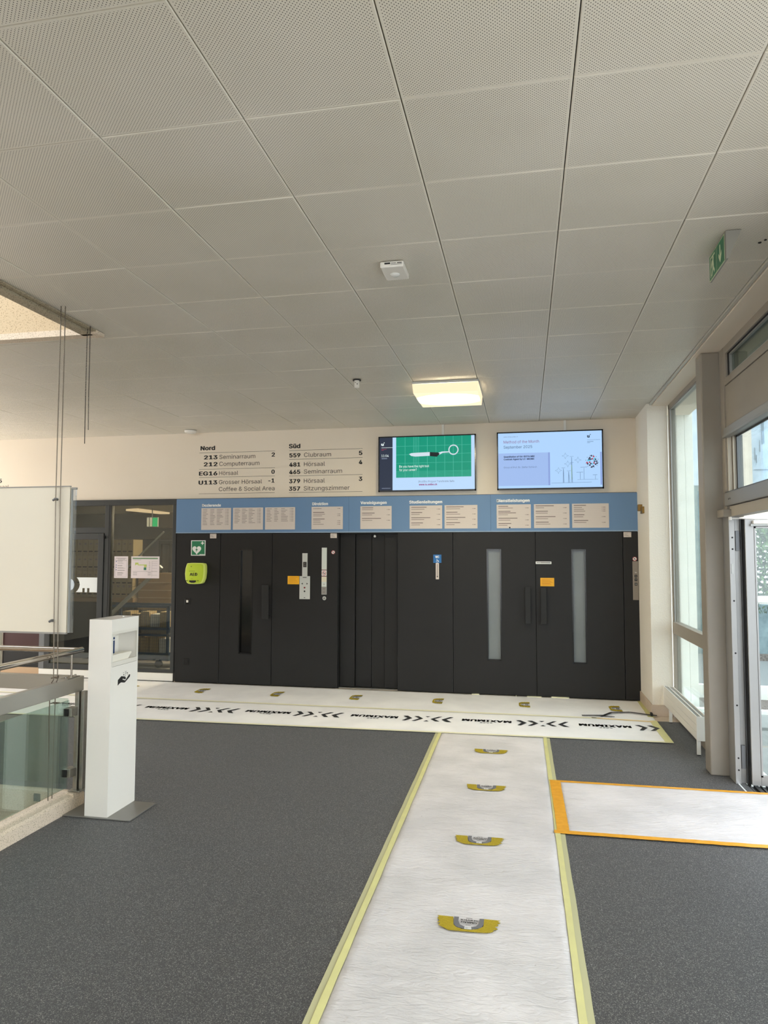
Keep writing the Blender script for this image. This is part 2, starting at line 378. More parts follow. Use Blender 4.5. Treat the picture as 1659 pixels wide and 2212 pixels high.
# floor: slab pieces around the stair opening
fl = thing('floor', 'dark charcoal speckled carpet floor of the entrance hall', None, kind='structure')
mb = MB()
mb.box(KX-.1, XW, -7.9, 8.18, -.25, 0); mb.box(-9.45, KX-.1, KY-.1, 8.18, -.25, 0); mb.box(-9.45, -7.5, -7.9, KY-.1, -.25, 0); mb.box(-7.5, KX-.1, -7.9, -2.5, -.25, 0)
mb.build('carpet', carp, fl)
fs = MB().box(-9.45, XW, 8.18, 9.45, -.25, -.002); fs.box(-7.70, -7.09, 9.45, 10.15, -.25, -.002)
fs.build('stone_border', stone, fl)
# ceiling with individual perforated tiles
ce = thing('ceiling', 'suspended ceiling of square perforated warm grey metal tiles', None, (0, 0, H), kind='structure')
s = MB(); s.box(VX+.06, XR, -7.9, D, H+.05, H+.25); s.box(-9.45, VX+.06, VY+.06, D, H+.05, H+.25)
s.box(-9.45, VX+.06, -7.9, -2.5, H+.05, H+.25); s.build('ceiling_slab', M('dark_void', (40, 38, 35), .9), ce)
xj = [.19+.6415*k for k in range(-15, 3)]; xj = [x for x in xj if x < XR-.1]+[XR]
yj = [1.927+.6195*k for k in range(-2, 12)]+[D]
TW, TH = .6415, .6195
full = None; rnd = random.Random(3)
def tile_mesh(poly, cx, cy):
    mb = MB(); mb.prism([(u-cx, v-cy) for u, v in poly], .03, lambda u, v, w: (u, v, .03-w))
    me = bpy.data.meshes.new('ceiling_tile'); me.from_pydata(mb.v, [], mb.f); me.update()
    bm = bmesh.new(); bm.from_mesh(me); bmesh.ops.recalc_face_normals(bm, faces=bm.faces)
    bmesh.ops.bevel(bm, geom=[e for e in bm.edges if all(abs(v.co.z) < 1e-4 for v in e.verts)], offset=.003, segments=1, affect='EDGES')
    bm.to_mesh(me); bm.free(); me.materials.append(perf); return me
for i in range(len(xj)-1):
    for j in range(len(yj)-1):
        x0, x1 = xj[i]+.0022, xj[i+1]-.0022; y0, y1 = yj[j]+.0007, yj[j+1]-.0007
        cx, cy = xj[i]+TW/2, yj[j]+TH/2
        if x1 <= VX and y1 <= VY: continue
        whole = False
        if x0 < VX and y0 < VY:
            if x1 > VX and y1 > VY: poly = [(VX, y0), (x1, y0), (x1, y1), (x0, y1), (x0, VY), (VX, VY)]
            elif x1 > VX: poly = [(VX, y0), (x1, y0), (x1, y1), (VX, y1)]
            else: poly = [(x0, VY), (x1, VY), (x1, y1), (x0, y1)]
        else:
            poly = [(x0, y0), (x1, y0), (x1, y1), (x0, y1)]; whole = abs(x1-x0-TW) < .01 and abs(y1-y0-TH) < .01
        if whole:
            if full is None: full = tile_mesh(poly, cx, cy)
            me = full
        else: me = tile_mesh(poly, cx, cy)
        o = bpy.data.objects.new('ceiling_tile', me); COL.objects.link(o); o.parent = ce
        o.location = (cx, cy, rnd.uniform(0, .0025)); o.rotation_euler = (rnd.uniform(-.0028, .0028), rnd.uniform(-.0025, .0025), 0)
m = MB(); m.box(VX+.01, XR, -7.9, yj[0]-.001, H, H+.04); m.box(-9.45, VX, -7.9, -2.5, H, H+.04); m.build('rear_ceiling_panel', perf, ce)
trim = MB(); trim.box(XR, XR+.022, -7.9, 8.44, H-.014, H+.03); trim.build('edge_trim', M('pale_grey_trim', (196, 194, 184), .5), ce)

# back wall
wb = thing('wall_back', 'cream plastered end wall above the black lift front', None, kind='structure')
m = MB(); m.box(-9.45, 1.60, D, D+.3, 2.60, H+.2); m.box(-9.45, -7.72, D, D+.3, 0, 2.60); m.box(-7.72, -7.05, D, D+.3, 2.2, 2.60)
m.build('plaster', plaster, wb)
m = MB(); m.box(-7.074, -7.055, D-.0, D+.3, 0, 2.2); m.box(-7.80, -7.721, D-.004, D+.3, 0, 2.2); m.box(-7.72, -7.075, D+.02, D+.3, 2.2, 2.3); m.build('recess_reveal', M('greenish_grey_paint', (120, 118, 104), .6), wb)
# cladding panels of the lift front
def jointed(name, x0, x1, parent, y=D-.03, z1=2.098, mat=black_metal):
    return box(name, mat, x0+.0035, x1-.0035, y, D+.02, .012, z1, parent, .002)
jointed('cladding_panel', -4.895, -4.219, wb); jointed('cladding_panel', -3.447, -2.502, wb)
jointed('cladding_panel', -1.680, -.9375, wb); jointed('cladding_panel', 1.2015, 1.397, wb)
m = MB(); m.box(-4.90, -4.215, D+.02, D+.04, 0, 2.11); m.box(-3.45, -2.5, D+.02, D+.04, 0, 2.11); m.box(-1.683, -.934, D+.02, D+.04, 0, 2.11); m.box(1.199, 1.40, D+.02, D+.04, 0, 2.11); m.box(-4.9, 1.4, D+.0, D+.25, 2.1, 2.6)
m.box(-4.9, 1.4, D+.26, D+.3, 0, 2.6)
m.build('backing', black_matte, wb)
box('soffit_strip', black_matte, -4.90, 1.398, D-.012, D+.1, 2.098, 2.106, wb)

def door_leaf(parent, x0, x1, win, mat_pane, name='door_leaf', hx=None, label=None):
    wx0, wx1, wz0, wz1 = win; X0, X1 = x0+.0035, x1-.0035; y0 = D-.03; y1 = D+.02
    m = MB(); m.box(X0, wx0, y0, y1, .012, 2.098); m.box(wx1, X1, y0, y1, .012, 2.098); m.box(wx0, wx1, y0, y1, .012, wz0); m.box(wx0, wx1, y0, y1, wz1, 2.098)
    o = m.build(name, black_metal, parent)
    m = MB(); b = .012
    m.box(wx0-b, wx0+.004, y0-.004, y0+.03, wz0-b, wz1+b); m.box(wx1-.004, wx1+b, y0-.004, y0+.03, wz0-b, wz1+b)
    m.box(wx0, wx1, y0-.004, y0+.03, wz0-b, wz0+.004); m.box(wx0, wx1, y0-.004, y0+.03, wz1-.004, wz1+b)
    m.build('vision_panel_frame', black_gloss, o)
    box('vision_panel', mat_pane, wx0, wx1, y0+.03, y0+.04, wz0, wz1, o)
    if hx:
        m = MB(); a, c, z0, z1 = hx; m.box(a, c, y0-.075, y0-.052, z0, z1)
        m.box(a+.01, c-.01, y0-.055, y0, z0+.03, z0+.06); m.box(a+.01, c-.01, y0-.055, y0, z1-.06, z1-.03); m.build('pull_handle', black_matte, o, .004)
    box('leaf_backing', black_matte, x0, x1, D+.021, D+.04, 0, 2.1, o)
    return o
d1 = thing('door_1', 'single black door with narrow dark vision panel left of the control panels', None, (-3.83, D, 0), kind='structure')
door_leaf(d1, -4.219, -3.447, (-3.917, -3.748, .437, 1.866), dark_glass, hx=(-3.567, -3.466, .917, 1.384))
d2 = thing('door_2', 'black double door with two frosted vision strips at the right end', None, (.13, D, 0), kind='structure')
door_leaf(d2, -.9375, .1255, (-.486, -.323, .454, 1.868), frost, hx=(-.012, .058, .926, 1.390))
door_leaf(d2, .1255, 1.2015, (.584, .738, .447, 1.865), frost, hx=(.184, .256, .926, 1.387))
d3 = thing('door_3', 'black telescopic lift door in the recess between the control panel and toilet sign', None, (-2.09, D, 0), kind='structure')
for x0, x1, dy in ((-2.50, -2.289, .07), (-2.289, -2.0655, .11), (-2.062, -1.873, .11), (-1.873, -1.685, .07)):
    box('lift_door_panel', black_metal, x0+.001, x1-.001, D+dy, D+dy+.03, .015, 2.085, d3, .003)
m = MB(); m.box(-2.502, -1.683, D+.15, D+.2, 0, 2.1); m.box(-2.506, -2.502, D, D+.2, 0, 2.1); m.box(-1.684, -1.680, D, D+.2, 0, 2.1); m.box(-2.502, -1.683, D+.0, D+.2, 2.085, 2.1)
m.build('lift_reveal', black_matte, d3)
box('lift_sill', steel, -2.502, -1.683, D+.02, D+.16, -.001, .013, d3)
MB().tube([(-2.015, D+.105, 2.055), (-2.015, D+.075, 2.055)], .016, 16).build('lock_cylinder', steel, d3)

# pier at the right end of the back wall
wr = thing('wall_right', 'cream rough plaster pier and lintel of the glazed right side', None, kind='structure')
m = MB(); m.box(1.385, 1.61, 8.44, D+.3, 0, H+.2); m.build('pier', plaster_rough, wr, .006)
m = MB(); m.box(XR+.028, 1.98, -7.9, D+.3, 3.52, H+.25); m.build('lintel', plaster, wr)
bb = thing('baseboard_right', 'beige stone skirting around the foot of the plaster pier', None, kind='structure')
for x0, x1, y0, y1 in ((1.372, 1.385, 8.43, 8.86), (1.372, 1.385, 8.865, 9.25), (1.385, 1.61, 8.427, 8.44)):
    box('skirting_tile', stone, x0, x1, y0, y1, 0, .125, bb)
# far left wall and rear wall keep the hall closed; rear has a big window front
wl = thing('wall_left', 'cream plaster wall closing the hall on the far left', None, kind='structure')
box('plaster', plaster, -9.6, -9.45, -7.9, D+.3, 0, H+.3, wl)
wre = thing('wall_rear', 'plaster wall with window openings behind the viewer', None, kind='structure')
m = MB(); m.box(-9.6, 1.98, -8.1, -7.9, 0, .4); m.box(-9.6, 1.98, -8.1, -7.9, 3.2, H+.3); m.box(-9.6, -9.0, -8.1, -7.9, 0, H)
for x in (-6.5, -4, -1.5): m.box(x-.15, x+.15, -8.1, -7.9, 0, H)
m.box(1.3, 1.98, -8.1, -7.9, 0, H); m.build('plaster', plaster, wre)

# ------------------------------------------------------------------ right facade
def frame_ring(mb, y0, y1, z0, z1, t, x0, x1):
    mb.box(x0, x1, y0, y0+t, z0, z1); mb.box(x0, x1, y1-t, y1, z0, z1); mb.box(x0, x1, y0+t, y1-t, z0, z0+t); mb.box(x0, x1, y0+t, y1-t, z1-t, z1)
w1 = thing('window_1', 'tall window between plaster pier and taupe column, split by a grey rail', None, (XW, 7.4, 0), kind='structure')
m = MB(); m.box(XW-.01, XW+.06, 6.46, 8.44, 3.47, 3.52); m.box(XW-.01, XW+.06, 8.40, 8.45, 0, 3.52); m.box(XW-.01, XW+.06, 6.3, 6.46, 0, 3.52); m.box(XW-.01, XW+.06, 6.46, 8.4, 0, .1)
m.build('window_frame', taupe, w1)
box('mullion_rail', taupe, XW-.02, XW+.06, 6.46, 8.41, .93, 1.06, w1, .004)
m = MB(); m.box(XW+.0, XW+.01, 8.385, 8.40, 1.06, 3.47); m.box(XW+.0, XW+.01, 6.46, 8.40, 3.455, 3.47); m.build('glazing_bead', alu, w1)
box('upper_pane', pane, XW+.02, XW+.028, 6.46, 8.40, 1.06, 3.47, w1); box('lower_pane', pane, XW+.02, XW+.028, 6.46, 8.40, .1, .93, w1)
box('sill_kerb', conc, XW+.02, XW+.3, 6.3, 8.44, -.25, .0, w1)
colm = MB().box(1.473, 1.628, 6.28, 6.46, 0, 3.52).build('steel_column', taupe, None, .012)
tag(colm, 'taupe painted steel column between the radiator window and the glass door', 'column')
for (y, z) in ((6.30, 1.98), (6.31, 1.86)): pass
# door portal
d4 = thing('door_4', 'glazed entrance door with grey aluminium frame, its leaf standing open outwards', None, (1.7, 6.1, 0), kind='structure')
m = MB(); m.box(1.612, 1.656, 6.095, 6.27, 0, 2.12); m.box(1.656, 1.70, 6.12, 6.27, 0, 2.12); m.build('door_jamb', alu, d4, .003)
m = MB()
for z in (1.946, 1.853, 1.438, 1.023, .612, .201, .108): m.tube([(1.636, 6.0955, z), (1.636, 6.0925, z)], .007, 10)
m.build('screw_hole', gasket, d4)
box('strike_plate', grey_plastic, 1.624, 1.640, 6.091, 6.095, 1.655, 1.735, d4)
box('jamb_gasket', gasket, 1.705, 1.712, 6.05, 6.27, 0, 2.10, d4); box('inner_jamb', alu_dark, 1.70, 1.705, 6.10, 6.27, 0, 2.10, d4)
for z0, z1 in ((1.84, 2.0), (.12, .30)):
    o = box('hinge', alu_dark, 1.660, 1.688, 6.095, 6.12, z0, z1, d4, .002)
    box('hinge_gap', gasket, 1.656, 1.661, 6.10, 6.119, z0, z1, o)
m = MB(); m.box(1.572, 1.662, 6.085, 6.28, 2.112, 2.175); m.box(1.664, 1.728, 6.09, 6.27, 2.112, 2.182); m.build('frame_head_block', taupe, d4, .003)
m = MB(); m.box(XW, 1.72, 3.9, 6.12, 2.118, 2.20); m.build('door_lintel', M('beige_lintel', (176, 168, 154), .5), d4)
lf = MB(); frame_ring(lf, 0, 1, 0, 1, .1, 0, 1); lf = MB()
lx0, lx1, ly0, ly1 = 1.7135, 2.66, 6.03, 6.085
lf.box(lx0, lx0+.067, ly0, ly1, .015, 2.095); lf.box(lx1-.06, lx1, ly0, ly1, .015, 2.095); lf.box(lx0+.067, lx1-.06, ly0, ly1, .015, .082); lf.box(lx0+.067, lx1-.06, ly0, ly1, 2.03, 2.095)
dl = lf.build('open_door_leaf', alu, d4, .003)
lf = MB(); a = .012; lf.box(lx0+.067, lx0+.067+a, ly0-.004, ly0+.02, .082, 2.03); lf.box(lx0+.067, lx1-.06, ly0-.004, ly0+.02, .082, .082+a); lf.box(lx1-.06-a, lx1-.06, ly0-.004, ly0+.02, .082, 2.03); lf.box(lx0+.067, lx1-.06, ly0-.004, ly0+.02, 2.018, 2.03)
lf.build('glazing_bead', alu, dl)
box('door_pane', pane, lx0+.067, lx1-.06, 6.05, 6.058, .082, 2.03, dl)
box('door_closer', white_paint, 1.764, 2.10, 5.985, 6.03, 2.050, 2.080, dl, .006)
box('closer_bracket', grey_plastic, 1.750, 2.14, 6.0, 6.03, 2.036, 2.052, dl)
MB().tube([(1.612, 6.04, 2.098), (1.9, 5.98, 2.088)], .004, 8).build('closer_arm', white_paint, d4)
MB().tube([(1.610, 6.04, 2.084), (1.610, 6.04, 2.11)], .011, 10).build('closer_pivot', white_paint, d4)
m = MB(); m.box(1.612, 1.70, 3.84, 3.92, 0, 2.12); m.build('door_jamb', alu, d4)
box('threshold', alu_dark, 1.645, 1.69, 3.9, 6.12, -.002, .004, d4)
# upper band over the door
w2 = thing('window_2', 'fanlight, grey metal panel and transom glass above the entrance door', None, (XW, 5, 3.3), kind='structure')
m = MB(); m.box(XW-.012, 1.73, 6.15, 6.27, 2.18, 3.52); m.build('corner_post', taupe, w2, .003)
m = MB(); y0, y1 = 3.0, 6.15
m.box(XW-.01, 1.72, y0, y1, 3.455, 3.52); m.box(XW-.01, 1.72, y0, y1, 3.196, 3.255); m.box(XW-.01, 1.72, 6.09, 6.15, 3.255, 3.455); m.box(XW-.01, 1.72, y0, y0+.05, 3.2, 3.5); m.build('fanlight_frame', taupe, w2, .003)
m = MB(); m.box(XW+.012, XW+.03, y0+.05, 6.06, 3.265, 3.280); m.box(XW+.012, XW+.03, y0+.05, 6.06, 3.432, 3.446); m.box(XW+.012, XW+.03, 6.05, 6.065, 3.265, 3.446); m.build('fanlight_bead', alu, w2)
m = MB(); m.box(XW+.005, XW+.012, y0+.05, 6.09, 3.446, 3.455); m.box(XW+.005, XW+.012, 6.068, 6.088, 3.255, 3.455); m.build('fanlight_gasket', gasket, w2)
box('fanlight_pane', glass('fanlight_glass', (.45, .48, .44), .10), XW+.03, XW+.036, y0+.05, 6.05, 3.27, 3.44, w2)
box('metal_panel', taupe, XW-.002, 1.70, y0, 6.15, 2.848, 3.192, w2, .002)
box('transom_rail', alu, XW-.02, 1.72, y0, 6.17, 2.778, 2.845, w2, .004)
box('transom_rail_lip', alu, XW-.03, XW+.02, y0, 6.17, 2.765, 2.786, w2, .003)
m = MB()
for x0, x1, y in ((XW+.0, XW+.03, 6.13), (XW+.034, XW+.046, 6.11), (XW+.05, XW+.06, 6.12)): m.box(x0, x1, y, 6.15, 2.314, 2.78)
m.build('transom_jamb', M('cream_profile', (196, 186, 168), .5), w2)
m = MB(); m.box(XW+.062, 1.735, 6.10, 6.15, 2.314, 2.78); m.box(XW+.062, 1.70, y0, 6.15, 2.765, 2.785); m.build('transom_inner_jamb', alu_dark, w2)
box('transom_pane', pane, 1.70, 1.708, y0, 6.12, 2.31, 2.78, w2)
box('transom_beam', alu, XW-.022, 1.72, y0, 6.18, 2.205, 2.312, w2, .004)
box('transom_beam_lip', alu_dark, XW-.012, XW+.04, y0, 6.18, 2.308, 2.322, w2)
m = MB()
for y in (6.06, 6.02): m.tube([(XW-.023, y, 2.256), (XW-.0245, y, 2.256)], .006, 8)
m.build('screw_head', gasket, w2)
# further window bays toward and behind the viewer
w3 = thing('window_3', 'row of tall glazed bays along the right side nearer the viewer', None, (XW, 0, 0), kind='structure')
m = MB()
for y in (3.8, 1.9, 0, -1.9, -3.8, -5.7, -7.8): m.box(XW-.01, XW+.07, y-.04, y+.04, 0, 3.52)
m.box(XW-.01, XW+.07, -7.9, 3.8, 3.45, 3.52); m.box(XW-.01, XW+.07, -7.9, 3.8, 0, .1); m.box(XW-.01, XW+.07, -7.9, 3.8, .95, 1.05); m.build('window_frame', taupe, w3)
m = MB(); m.box(XW+.02, XW+.028, -7.8, 3.8, .1, 3.45); m.build('window_pane', pane, w3)

# radiator
rad = thing('radiator', 'low white panel radiator on legs in front of the tall window', 'radiator', (1.55, 7.7, 0))
for k in range(3): box('radiator_slat', white_paint, 1.500, 1.512, 6.88, 8.54, .137+k*.066, .137+k*.066+.0635, rad, .002)
for k in range(3): box('radiator_slat', white_paint, 1.585, 1.597, 6.88, 8.43, .137+k*.066, .137+k*.066+.0635, rad, .002)
m = MB(); m.box(1.500, 1.508, 6.87, 8.42, .333, .345); m.box(1.545, 1.553, 6.87, 8.42, .33, .343); m.box(1.589, 1.597, 6.87, 8.42, .333, .345); m.build('top_edge', white_paint, rad)
m = MB()
for k in range(62): m.box(1.510, 1.588, 6.89+k*.0245, 6.894+k*.0245, .30, .335)
g = m.build('top_grille', grey_plastic, rad); g['kind'] = 'stuff'
m = MB(); m.box(1.498, 1.599, 6.862, 6.88, .13, .345); m.box(1.498, 1.599, 8.405, 8.42, .13, .345); m.build('end_cap', white_paint, rad, .003)
for y in (6.868, 8.12):
    m = MB(); m.box(1.500, 1.532, y, y+.02, .006, .17); lg = m.build('leg', white_paint, rad, .002)
    box('foot', black_matte, 1.502, 1.53, y, y+.022, 0, .008, lg)
m = MB(); m.tube([(1.52, 8.40, .32), (1.52, 8.428, .32)], .017, 12); m.build('valve', black_matte, rad)

# brass latch on pier
bl = thing('brass_latch', 'small brass door stop fixed on the left face of the plaster pier', 'latch', (1.36, 8.8, 2.35))
box('latch_body', brass, 1.335, 1.385, 8.86, 8.93, 2.335, 2.415, bl, .004); box('latch_keeper', brass, 1.36, 1.385, 8.72, 8.86, 2.30, 2.38, bl, .003)

# door mat outside
dm = thing('door_mat', 'ribbed dark entrance mat in the doorway under the open glass leaf', 'mat', (2.1, 5, 0))
box('mat_base', mat_rubber, 1.69, 2.75, 3.92, 6.12, -.05, -.02, dm)
for k in range(24): box('mat_rib', mat_rubber if k % 2 else M('dark_mat_bar', (84, 86, 86), .5), 1.70+k*.044, 1.70+k*.044+(.03 if k % 2 else .008), 3.93, 6.11, -.02, -.003 if k % 2 else .0, dm)

# ------------------------------------------------------------------ stair opening, kerb, balustrade
kb = thing('stairwell_kerb', 'beige terrazzo kerb around the stair opening at left', 'kerb', (KX, KY, 0))
m = MB()
prof = [(0, -.24), (0, .085), (-.018, .1), (-.085, .112), (-.125, .112), (-.125, -.24)]
m.prism([(a, b) for a, b in prof], KY+4.0, lambda u, v, w: (KX+u, KY-.1252-w, v)); m.build('kerb_side', terr, kb)
m = MB(); m.prism([(a, b) for a, b in prof], 4.4, lambda u, v, w: (KX-w, KY+u, v)); m.build('kerb_end', terr, kb)
m = MB(); m.box(-7.5, KX-.02, KY-.125, KY-.06, -3.0, -.2); m.box(KX-.125, KX-.02, -2.5, KY-.06, -3, -.2); m.box(-7.5, -7.4, -2.5, KY, -3, -.2); m.box(-7.5, KX, -2.6, -2.5, -3, -.2); m.build('opening_lining', terr, kb)
box('lower_landing', terr, -7.5, KX, -2.5, KY, -3.1, -3.0, kb)
sk = thing('socket_box', 'small square grey outlet on the inner terrazzo face below the glass', 'socket', (-3.43, 4.52, .08))
box('socket_plate', M('socket_grey', (104, 110, 112), .5), -3.462, -3.408, 4.521, 4.527, .04, .095, sk, .003)
bal = thing('balustrade', 'stainless steel and glass balustrade around the stair opening', 'balustrade', (-3.16, 4.6, .1))
m = MB(); m.box(-3.205, -3.165, .6, 4.64, .812, .918); m.build('top_beam', steel_flat, bal, .004)
m = MB(); m.box(-7.4, -3.206, 4.585, 4.64, .812, .918); m.build('top_beam', steel_flat, bal, .004)
m = MB(); m.box(-3.198, -3.166, 4.585, 4.625, .12, .812); m.box(-3.16, -3.132, 4.60, 4.64, .12, .812); m.build('post', steel, bal, .003)
box('post_foot', steel, -3.215, -3.12, 4.555, 4.66, .112, .122, bal, .002)
box('post', steel, -3.20, -3.16, 2.6, 2.64, .112, .812, bal)
m = MB(); m.tube([(-3.20, .6, 1.10), (-3.20, 4.55, 1.10), (-3.205, 4.66, 1.10)], .021, 16); h = m.build('handrail', steel_bright, bal, smooth=True)
m = MB(); m.tube([(-3.20, 4.62, 1.10), (-3.6, 4.62, 1.10), (-7.4, 4.62, 1.10)], .021, 16); m.build('handrail', steel_bright, bal, smooth=True)
for x, y in ((-3.20, 4.54), (-3.20, 2.6)):
    o = MB().tube([(x, y, .92), (x, y, 1.09)], .007, 10).build('rail_stay', steel_bright, bal, smooth=True)
    box('stay_plate', steel, x-.03, x+.03, y-.08, y+.06, .918, .925, o)
    m = MB(); m.tube([(x, y-.06, .925), (x, y-.06, .935)], .008, 8); m.tube([(x, y+.045, .925), (x, y+.045, .935)], .008, 8); m.build('bolt', steel, o)
box('glass_panel', pane_rail, -3.222, -3.212, 2.66, 4.545, .145, .757, bal)
box('glass_panel', pane_rail, -3.222, -3.212, .6, 2.60, .145, .757, bal)
box('glass_panel', pane_rail, -7.3, -3.25, 4.575, 4.585, .16, .76, bal)
for z in (.22, .645):
    m = MB(); m.box(-3.235, -3.175, 4.52, 4.60, z, z+.06); o = m.build('glass_clamp', steel, bal, .004)
    box('rubber_insert', gasket, -3.2345, -3.2, 4.513, 4.521, z+.005, z+.055, o)
# suspended board and its cables
bd = thing('suspended_board', 'blank off-white board hung on wire cables above the stair opening', 'board', (-4.2, 4.33, 1.76))
box('board_face', M('off_white_board', (232, 224, 206), .5), -5.4, -3.098, 4.322, 4.336, 1.262, 2.270, bd, .002)
m = MB(); m.box(-5.4, -3.098, 4.320, 4.338, 1.252, 1.264); m.box(-5.4, -3.098, 4.320, 4.338, 2.268, 2.276); m.build('board_edge', alu, bd)
m = MB(); m.box(-3.085, -3.055, 4.322, 4.338, 1.262, 2.262); m.build('clear_edge_strip', glass('acrylic', (.86, .9, .95), .12), bd)
m = MB(); m.box(-3.088, -3.084, 4.320, 4.340, 1.262, 2.262); m.box(-3.086, -3.052, 4.320, 4.340, 2.250, 2.264); m.build('strip_end', alu, bd)
for z in (2.182, 1.345):
    m = MB(); m.tube([(-3.214, 4.30, z-.008), (-3.190, 4.30, z+.004)], .008, 8); m.tube([(-3.196, 4.296, z), (-3.196, 4.322, z)], .010, 10); m.build('cable_clamp', alu_dark, bd)
cb = thing('wire_cable', 'left wire of the close cable pair running in front of the board', 'cable', (-3.19, 4.30, .1))
MB().tube([(-3.196, 4.30, 3.62), (-3.192, 4.30, 2.2), (-3.175, 4.30, 1.3), (-3.166, 4.30, .945), (-3.215, 4.33, .90), (-3.232, 4.37, .02)], .0035, 6).build('wire', cable_m, cb)
m = MB(); m.tube([(-3.185, 4.30, .955), (-3.15, 4.30, .962)], .004, 8); m.tube([(-3.150, 4.30, .965), (-3.132, 4.30, .965)], .011, 10); m.build('clip', cable_m, cb)
cb2 = thing('wire_cable', 'right wire of the close cable pair running in front of the board', 'cable', (-3.16, 4.30, .1))
MB().tube([(-3.166, 4.305, 3.62), (-3.160, 4.305, 2.2), (-3.148, 4.305, 1.3), (-3.140, 4.305, .945), (-3.222, 4.40, .90), (-3.232, 4.41, .02)], .0035, 6).build('wire', cable_m, cb2)
h1 = thing('hanging_chain', 'thin dark ball chain hanging from the tiles by the opening, the longer upper one', 'chain', (-3.25, 4.72, 2.7))
m = MB(); m.tube([(-3.251, 4.72, H), (-3.249, 4.72, 3.0)], .0028, 6)
for k in range(26): m.tube([(-3.249+k*.0002, 4.72, 3.0-k*.01), (-3.249+k*.0002, 4.72, 2.994-k*.01)], .0036, 6)
m.build('chain', M('dark_wire', (60, 54, 48), .5, metal=.5), h1)
h2 = thing('hanging_chain', 'second thin chain ending lower, left of the longer one by the opening', 'chain', (-3.28, 4.78, 2.64))
m = MB(); m.tube([(-3.283, 4.735, 3.50), (-3.283, 4.73, H+.02)], .002, 6)
for k in range(40): m.tube([(-3.283, 4.73, 3.50-k*.0125), (-3.282, 4.73, 3.493-k*.0125)], .0036, 6)
m.tube([(-3.282, 4.73, 3.01), (-3.279, 4.73, 2.64)], .003, 6); m.build('chain', MATS['dark_wire'], h2)
# concrete surround of the ceiling opening and the floor above
up_ = thing('trim_1', 'beige terrazzo slab edge lining the ceiling opening at upper left', None, (VX, VY, H), kind='structure')
m = MB(); m.box(VX-.105, VX-.015, -2.5, VY+.0, H-.03, H+.22); m.box(VX-.01, VX+.03, -2.5, VY+.03, H-.012, H+.0); m.build('opening_edge', terrazzo('grey_terrazzo_edge', (168, 156, 132), (96, 84, 62), 90), up_)
m = MB(); m.box(-8.5, VX+.0, VY-.03, VY+.06, H-.03, H+.02); m.box(VX-.02, VX+.06, VY-.04, VY+.06, H+.004, H+.05); m.box(VX-.04, VX+.035, VY-.035, VY+.07, H-.029, H-.001); m.build('far_edge', terr, up_)
m = MB(); m.box(-8.5, VX-.05, VY-.02, VY+.2, H+.02, 5.2); m.build('upper_parapet_end', terr_up, up_)
m = MB(); m.box(VX-.03, VX+.2, -2.5, VY+.2, H+.2, 4.9); m.box(-8.6, -8.4, -2.5, VY, H, 4.9); m.box(-8.6, VX, -2.7, -2.5, H, 4.9); m.box(-8.6, VX, -2.7, 1.6, 4.9, 5.0); m.build('parapet_side_and_added_roof', terr_up, up_)  # last box is an unseen roof slab, added to cut the sky light

# ------------------------------------------------------------------ glazed partition, left of the lift front
p4 = thing('window_4', 'anthracite framed glass partition with a glazed door, left of the lift front', None, (-6, D, 0), kind='structure')
m = MB(); Y0, Y1 = D-.02, D+.06
m.box(-7.05, -4.905, Y0, Y1, 2.515, 2.60); m.box(-4.965, -4.905, Y0, Y1, .12, 2.515); m.box(-6.045, -5.945, Y0, Y1, .12, 2.515); m.box(-7.05, -6.99, Y0, Y1, .12, 2.515)
m.box(-5.945, -4.965, Y0, Y1, .12, .165); m.box(-6.99, -6.045, Y0, Y1, 2.112, 2.195); m.build('partition_frame', frame_dark, p4, .003)
m = MB(); m.box(-5.978, -5.970, Y0-.003, Y0+.01, .12, 2.53); m.box(-5.949, -5.943, Y0-.003, Y0+.01, .16, 2.515); m.box(-4.912, -4.903, Y0-.004, Y0+.01, 0, 2.1); m.build('seal_joint', gasket, p4)
box('fixed_pane', pane_dark, -5.945, -4.965, D+.0, D+.008, .165, 2.515, p4)
box('transom_pane', pane_dark, -6.99, -6.045, D+.0, D+.008, 2.195, 2.515, p4)
m = MB(); m.box(-6.985, -6.90, Y0-.012, Y1, .125, 2.108); m.box(-6.14, -6.052, Y0-.012, Y1, .125, 2.108); m.box(-6.90, -6.14, Y0-.012, Y1, 2.02, 2.108); m.box(-6.90, -6.14, Y0-.012, Y1, .125, .20)
gd = m.build('glazed_door_leaf', frame_dark, p4, .003)
box('door_pane', pane_dark, -6.90, -6.14, D-.01, D-.002, .20, 2.02, gd)
box('door_hinge', gasket, -6.055, -6.03, Y0-.03, Y0, 2.03, 2.075, gd, .004)
for x0, x1 in ((-7.06, -6.0), (-5.996, -4.915)): box('white_kick_rail', white_paint, x0, x1, D-.035, D-.0205, .012, .118, p4, .002)
box('rail_shadow_gap', gasket, -7.06, -4.915, D-.03, D, -.0, .012, p4)
box('grey_side_jamb', alu_dark, -7.075, -6.99, D-.025, D, .12, 2.5, p4)
